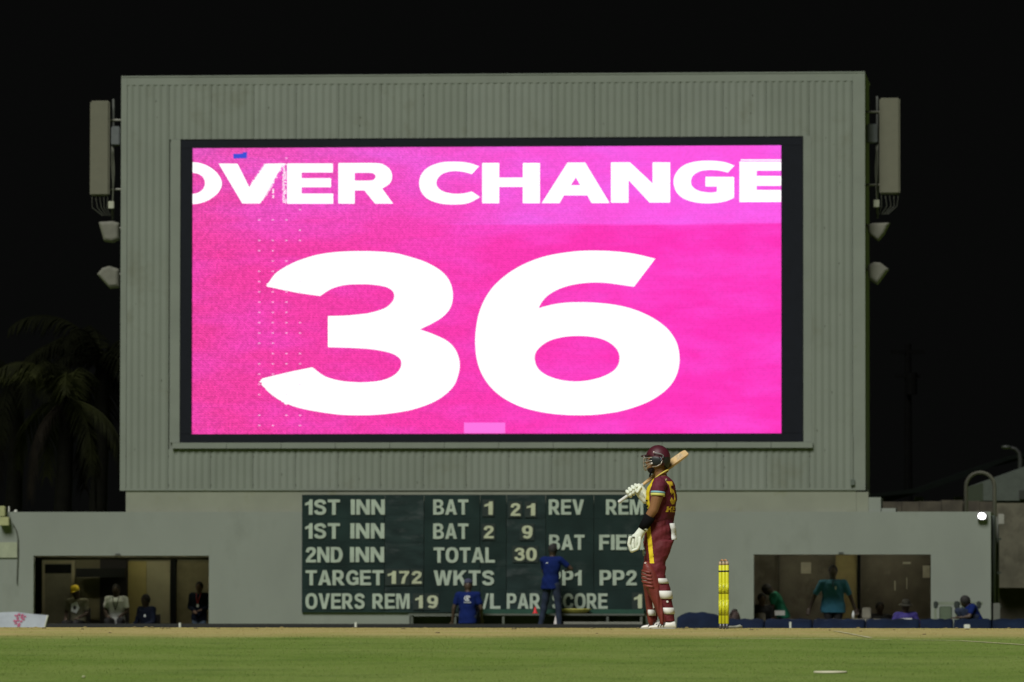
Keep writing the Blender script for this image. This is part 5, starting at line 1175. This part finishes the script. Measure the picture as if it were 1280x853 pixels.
strap(723, 729.5, (820,833.3,-.11,.090), (820,836.0,-.11,.090), npad); strap(738.5, 748.5, (820,839.3,-.118,.090), (823,840.9,-.12,.087), npad); strap(759.5, 767.5, (827,842.0,-.12,.080), (829,843.2,-.12,.076), npad)
badge(npad, 'strap_tab', q3(833.5, 752, -.19), Vector((.3,-1,0)), .012, .012, padw, 8)
strap(762, 769.5, (809.2,821.3,.11,.092), (810,821.8,.11,.089), fpad)
MB().tube([q3(813,741,.03), q3(815,748,.028)], .010, 6, raw=True).build('pad_highlight', padw, fpad); MB().tube([q3(816.5,752,.03), q3(817.5,760,.032)], .010, 6, raw=True).build('pad_highlight', padw, fpad)  # white strips added as the small highlights in the gap between pads
# ---- shoes
shw = mat('shoe_white', (.76,.76,.70), .5, .08, 14); shs = mat('shoe_sole', (.38,.38,.34), .6); shd = mat('shoe_mark', (.03,.03,.035), .6)
def shoe(xt, xh, d, yaw_=0):
    L_ = xh-xt; mb = MB()
    P = [(xt+.8,783.2,.022,.030),(xt+3,782,.032,.042),(xt+L_*.25,781,.040,.046),(xt+L_*.45,779.3,.050,.045),(xt+L_*.65,777.3,.064,.042),(xt+L_*.85,776,.074,.042),(xh-1.5,776.8,.066,.034),(xh-.2,780,.04,.022)]
    rs = []
    for (x_, ytop, h, wd) in P:
        top_ = (786-ytop)/121; rs.append([Vector((q3(x_,0).x, 68+d+wd*math.cos(t), max(.006, top_/2 + (top_/2)*math.sin(t)*1.0))) for t in [2*math.pi*k/16 for k in range(16)]])
    mb.rings(rs); o = mb.remesh('shoe', shw, bat_e, voxel=.006, iters=2)
    mb = MB(); rs = []
    for z_ in (.0, .014):
        rs.append([Vector((q3((xt+xh)/2,0).x + (L_/242+.004)*math.cos(t), 68+d+.047*math.copysign(abs(math.sin(t))**.8, math.sin(t))*(1.0-.18*math.cos(t)*-1*0), z_)) for t in [2*math.pi*k/24 for k in range(24)]])
    mb.rings(rs).build('sole', shs, o)
    for k in range(3): MB().tube([q3(xt+L_*(.42+.09*k), 778.8-.6*k, d-.045), q3(xt+L_*(.34+.09*k), 783, d-.051)], .0045, 6, raw=True).build('stripe', shd, o)
    MB().tube([q3(xt+L_*.30,780.6,d-.03), q3(xt+L_*.33,780.0,d), q3(xt+L_*.30,780.6,d+.03)], .004, 6, raw=True).build('lace', shd, o)
    return o
shoe(809.5, 845, -.135); shoe(801, 829, .12)
# ---- wrist band and near glove
band(q3(812.3,645.5,-.213), q3(802.6,661.5,-.19), .061, .047, 'forearm_guard', blkb, n=20)
ng = MB()
ng.tube([q3(804.5,660,-.19), q3(799.5,667,-.188), q3(797,671,-.187)], [.042,.046,.050], 16, raw=True)
ng.ell([(q3(796.5,666.5,-.187), Vector((.050,0,.014)), Vector((0,.046,0))), (q3(794.2,672,-.187), Vector((.062,0,.012)), Vector((0,.054,0))), (q3(792.8,679,-.187), Vector((.060,0,.006)), Vector((0,.058,0))), (q3(792.2,685,-.187), Vector((.048,0,0)), Vector((0,.054,0))), (q3(792.8,688,-.187), Vector((.03,0,0)), Vector((0,.04,0)))], 18)
glove = ng.remesh('glove', glw, bat_e, voxel=.0055, iters=3)
for k, dd in enumerate((-.238,-.206,-.174,-.142)):
    sh_ = (0,.6,.4,-.4)[k]
    MB().cap(q3(787.2-sh_*.4,672.5,dd), .0165, q3(785.8-sh_*.5,680,dd), .0170, 10).build('finger_roll', glw, glove, smooth=True)
    MB().cap(q3(786.0-sh_*.4,681.5,dd), .0168, q3(788.6,688.3+sh_,dd), .0160, 10).build('finger_roll', glw, glove, smooth=True)
    MB().cap(q3(789.5,688.8+sh_,dd), .0150, q3(795,687.0+sh_*.5,dd), .0140, 10).build('finger_roll', glw, glove, smooth=True)
MB().cap(q3(799.3,673,-.235), .0170, q3(798.6,681,-.245), .0155, 10).build('thumb_roll', glw, glove, smooth=True)
MB().cap(q3(798.6,681,-.245), .0155, q3(796.5,686.3,-.24), .0145, 10).build('thumb_roll', glw, glove, smooth=True)
seam = mat('glove_seam', (.42,.44,.34), .8)
MB().tube([q3(792.5,671,-.2465), q3(791.8,678,-.2475), q3(792.5,685,-.243)], .0022, 5, raw=True).build('seam', seam, glove)
badge(glove, 'glove_mark', q3(791.2,671.8,-.241), Vector((-.2,-1,.1)), .017, .006, mat('glove_print', (.10,.10,.07), .7), 8)
band(q3(805.2,659.3,-.19), q3(803.6,661.6,-.19), .0475, .0480, 'cuff_edge', glw, glove)
# ---- bat (a thing of its own, held)
H0, H1 = q3(773.2,628,.085), q3(806,606.2,.105); TIP = q3(859.3,564.8,.14)
bt_ = empty('cricket_bat', H0, 'cricket bat with white grip resting over the shoulder of the batter', 'cricket bat')
ax = (TIP-H0).normalized(); HS = H0.lerp(TIP, .36)
MB().tube([H0, H0+ax*.004, H0+ax*.02, H0.lerp(HS,.5), HS], [.013,.0185,.0175,.0165,.0165], 12, raw=True).build('grip', mat('grip_white', (.62,.64,.60), .6, .06, 20, .5, 90), bt_, smooth=True)
nrm = Vector((0,-1,0)); sidev = (nrm*.80 + ax.cross(nrm)*.60).normalized(); sidev = (sidev - ax*sidev.dot(ax)).normalized(); thk = ax.cross(sidev).normalized()
wood = mat('willow', (.60,.42,.20), .5, .14, 10, 0, stretch=(1,1,1), dirt=((.40,.22,.09), 14, .55))
mb = MB(); rs = []
for t, hw, th in ((0,.015,.015),(.08,.018,.016),(.18,.026,.018),(.30,.042,.020),(.5,.054,.026),(.72,.054,.030),(.9,.054,.024),(.97,.050,.018),(1,.040,.012)):
    c_ = HS.lerp(TIP, t); rs.append([c_ + sidev*hw*a_ + thk*th*b_ for a_, b_ in ((-1,-.55),(-1,.35),(-.5,.75),(0,1),(.5,.75),(1,.35),(1,-.55),(.5,-.62),(0,-.65),(-.5,-.62))])
blade = mb.rings(rs).build('blade', wood, bt_, smooth=False, bevel=.002)
c_ = HS.lerp(TIP, .80); 
for sg in (1, -1):
    mb = MB(); mb.rings([[HS.lerp(TIP, t) + sidev*w_*.05 + thk*h for t, w_ in ((.72,-.8),(.72,.8),(.90,.8),(.90,-.8))] for h in ((-.0172,-.0178) if sg == 1 else (-.0183,-.0184))])
    if sg == 1: mb.build('face_sticker', mat('sticker_pale', (.55,.42,.25), .5, .3, 30), blade)
# ---- far glove: five fingers closed round the grip
gc = H0.lerp(HS, .60); gv = MB()
side_a = Vector((0,-1,0)); side_b = ax.cross(side_a).normalized()
if side_b.z < 0: side_b = -side_b
far = MB()
far.ell([(q3(807,623,.12), Vector((.052,0,.02)), Vector((0,.046,0))), (q3(803.5,618,.115), Vector((.056,0,.020)), Vector((0,.05,0))), (q3(800,612.5,.11), Vector((.052,0,.024)), Vector((0,.052,0))), (q3(797.5,608,.105), Vector((.040,0,.02)), Vector((0,.045,0))), (q3(796.5,605,.10), Vector((.02,0,.01)), Vector((0,.03,0)))], 18)
far.cap(q3(798,608.5,.085), .030, q3(794.5,611.5,.085), .026); far.cap(q3(803.5,617.5,.10), .040, q3(807,624.5,.12), .044)
fg = far.remesh('glove', glw, bat_e, voxel=.0055, iters=3)
for k in range(4):
    c_ = H0.lerp(HS, .44 + .115*k) ; rr = .032
    P = [c_ + (side_b*math.cos(t) + side_a*math.sin(t))*rr*(1.0+.12*math.sin(t*2)) + side_b*.004 for t in [R_(a) for a in (-30, 5, 40, 75, 110, 145, 175)]]
    MB().tube(P[:4], [.017,.0205,.0205,.018], 10, raw=True).build('finger_roll', glw, fg, smooth=True)
    MB().tube(P[3:], [.018,.0205,.019,.015], 10, raw=True).build('finger_roll', glw, fg, smooth=True)
    MB().cap(c_ + side_b*(.044+.006*(k in (1,2))) - side_a*.005, .0165, c_ + side_b*.020 + side_a*.042, .0155, 10).build('knuckle_pad', glw, fg, smooth=True)
MB().cap(H0.lerp(HS,.86)-side_b*.008-Vector((0,.045,0)), .0165, H0.lerp(HS,.70)-side_b*.030-Vector((0,.042,0)), .0145, 10).build('thumb_roll', glw, fg, smooth=True)
for k in range(3): MB().tube([q3(797.5+2.6*k,610.5+2.4*k,.052), q3(801.5+2.2*k,619+1.2*k,.062)], .003, 5, raw=True).build('seam', seam, fg)
# ---- helmet
hm = mat('helmet_maroon', (.066,.009,.017), .5, .06, 8, spec=.4); hmd = mat('helmet_dark', (.016,.020,.017), .5)
HC = q3(822.6,573.6,.01); mb = MB(); rs = []; NA, NB = 40, 26
bm = bmesh.new(); vs_ = []
for a in range(NB+1):
    th = math.pi*a/NB*.92 + .001; row = []
    for b_ in range(NA):
        ph_ = 2*math.pi*b_/NA; row.append(bm.verts.new(HC + bf*(.131*math.sin(th)*math.cos(ph_)) + bl*(.113*math.sin(th)*math.sin(ph_)) + Vector((0,0,.143*math.cos(th)))))
    vs_.append(row)
for a in range(NB):
    for b_ in range(NA):
        fa = bm.faces.new((vs_[a][b_], vs_[a+1][b_], vs_[a+1][(b_+1)%NA], vs_[a][(b_+1)%NA]))
def hcut(px): return 569.5 if px < 812 else (569.5 + (px-812)*1.0 if px < 822 else 579.5 + (px-822)*.45)
kill = []
for fa in bm.faces:
    c_ = fa.calc_center_median(); px = 824+(c_.x-X0)*121; py = 786-c_.z*121
    lat = abs((c_-HC).dot(bl))
    if py > hcut(px): kill.append(fa)
    elif py > 571 and px > 829.5: fa.material_index = 1
bmesh.ops.delete(bm, geom=kill, context='FACES'); bmesh.ops.recalc_face_normals(bm, faces=bm.faces)
bmesh.ops.solidify(bm, geom=bm.faces[:], thickness=.012)
me = bpy.data.meshes.new('helmet'); bm.to_mesh(me); bm.free()
for p in me.polygons: p.use_smooth = True
mi = [p.material_index for p in me.polygons]; helmet = link('helmet', me, [hm, hmd], bat_e)
for p, i in zip(me.polygons, mi): p.material_index = i
mb = MB(); rs = []   # peak
for t, out, z_ in ((0,.0,0),(.5,.035,-.004),(1,.064,-.010)):
    rs.append([HC + bf*(.118+out)*math.cos(a_)*(1) + bl*.100*math.sin(a_)*(1-.10*t) + Vector((0,0,(573.6-568.2)/121+z_)) for a_ in [R_(x_) for x_ in range(-62, 63, 8)]])
n = len(rs[0]); mb.v = [v for r in rs for v in r] + [v - Vector((0,0,.013)) for r in rs for v in r]; off = 3*n
for a in range(2):
    for k in range(n-1):
        mb.f += [(a*n+k, a*n+k+1, (a+1)*n+k+1, (a+1)*n+k), (off+a*n+k, off+(a+1)*n+k, off+(a+1)*n+k+1, off+a*n+k+1)]
for k in range(n-1): mb.f += [(2*n+k, 2*n+k+1, off+2*n+k+1, off+2*n+k), (k, off+k, off+k+1, k+1)]
for k in (0, n-1):
    for a in range(2): mb.f.append((a*n+k, (a+1)*n+k, off+(a+1)*n+k, off+a*n+k))
mb.build('peak', mat('peak_dark', (.030,.010,.014), .45), helmet, smooth=True)
for sg in (1, -1):
    c_ = HC + bl*sg*.104 + bf*.005 - Vector((0,0,.020)); mb = MB(); mb.ball(c_, (.066,.014,.050), 18, 8, raw=True, basis=(bf, bl, Vector((0,0,1)))); eg = mb.build('ear_guard', mat('ear_guard_dark', (.012,.017,.018), .45), helmet, smooth=True)
    if sg == 1:
        MB().tube([q3(815.8,565.7,-.108), q3(820,566.6,-.115), q3(826,568.0,-.116), q3(828.8,569.6,-.11), q3(828.2,573,-.11)], .0052, 6, raw=True).build('guard_rim', mat('rim_grey', (.20,.23,.23), .4), eg)
        MB().ball(q3(817,565.5,-.112), .009, 8, 6, raw=True).build('rivet', mat('rivet', (.7,.6,.6), .3), eg, smooth=True)
        MB().tube([q3(825.2,571.5,-.122), q3(826.6,574,-.123), q3(825.6,576,-.122)], .004, 6, raw=True).build('guard_slot', mat('slot_blue', (.22,.28,.34), .4), eg)
steel = mat('grille_steel', (.50,.46,.40), .3, .05, metal=.6)
gr = MB(); FC = q3(816.5,575,.01)
def arc(y_, fr, dip, s0=100, rad=.0046, endy=None, backx=.048):
    P = []
    for k in range(21):
        a_ = R_(-s0 + 2*s0*k/20); ca = math.cos(a_)
        P.append(q3(816.5, y_, .01) + bf*(fr*max(ca, -.3) + (backx if ca < 0 else 0)*0) + bl*.100*math.sin(a_) + Vector((0,0,(1-max(0, ca))*dip)))
    gr.tube(P, rad, 6, raw=True)
arc(573.5, .098, .012); arc(578.5, .103, .020, 105); arc(583.5, .100, .038, 110); arc(588, .082, .066, 115)
for sg in (-1, -.33, .33, 1):
    gr.tube([q3(816.5,y_,.01) + bf*fr*math.cos(sg*.55) + bl*.100*math.sin(sg*.55) for y_, fr in ((569.5,.098),(573.5,.100),(578.5,.104),(583.5,.100),(588.3,.083))], .0042, 6, raw=True)
gr.tube([q3(827.8,575.5,-.112), q3(826,580,-.112), q3(821,583.2,-.10), q3(815,583.8,-.085)], .0055, 6, raw=True)
gr.build('grille', steel, helmet, smooth=True)
MB().ball(q3(814.8,587,.01), (.046,.056,.042), 14, 10, raw=True).build('beard', mat('beard_black', (.02,.014,.010), .9), bat_e, smooth=True)
MB().tube([q3(816,586,-.062), q3(813.6,590,-.05), q3(812.8,593,-.045), q3(811.8,596.2,-.045)], [.007,.009,.010,.009], 8, raw=True).build('chin_strap', blkb, helmet, smooth=True)
for sg in (-1, 1):   # eyes
    ey = MB(); ey.ball(q3(812,575.8,.01)+bl*.033*sg+bf*.006, .0125, 8, 6, raw=True).build('eye', mat('eye_dark', (.10,.08,.07), .3), bat_e, smooth=True)
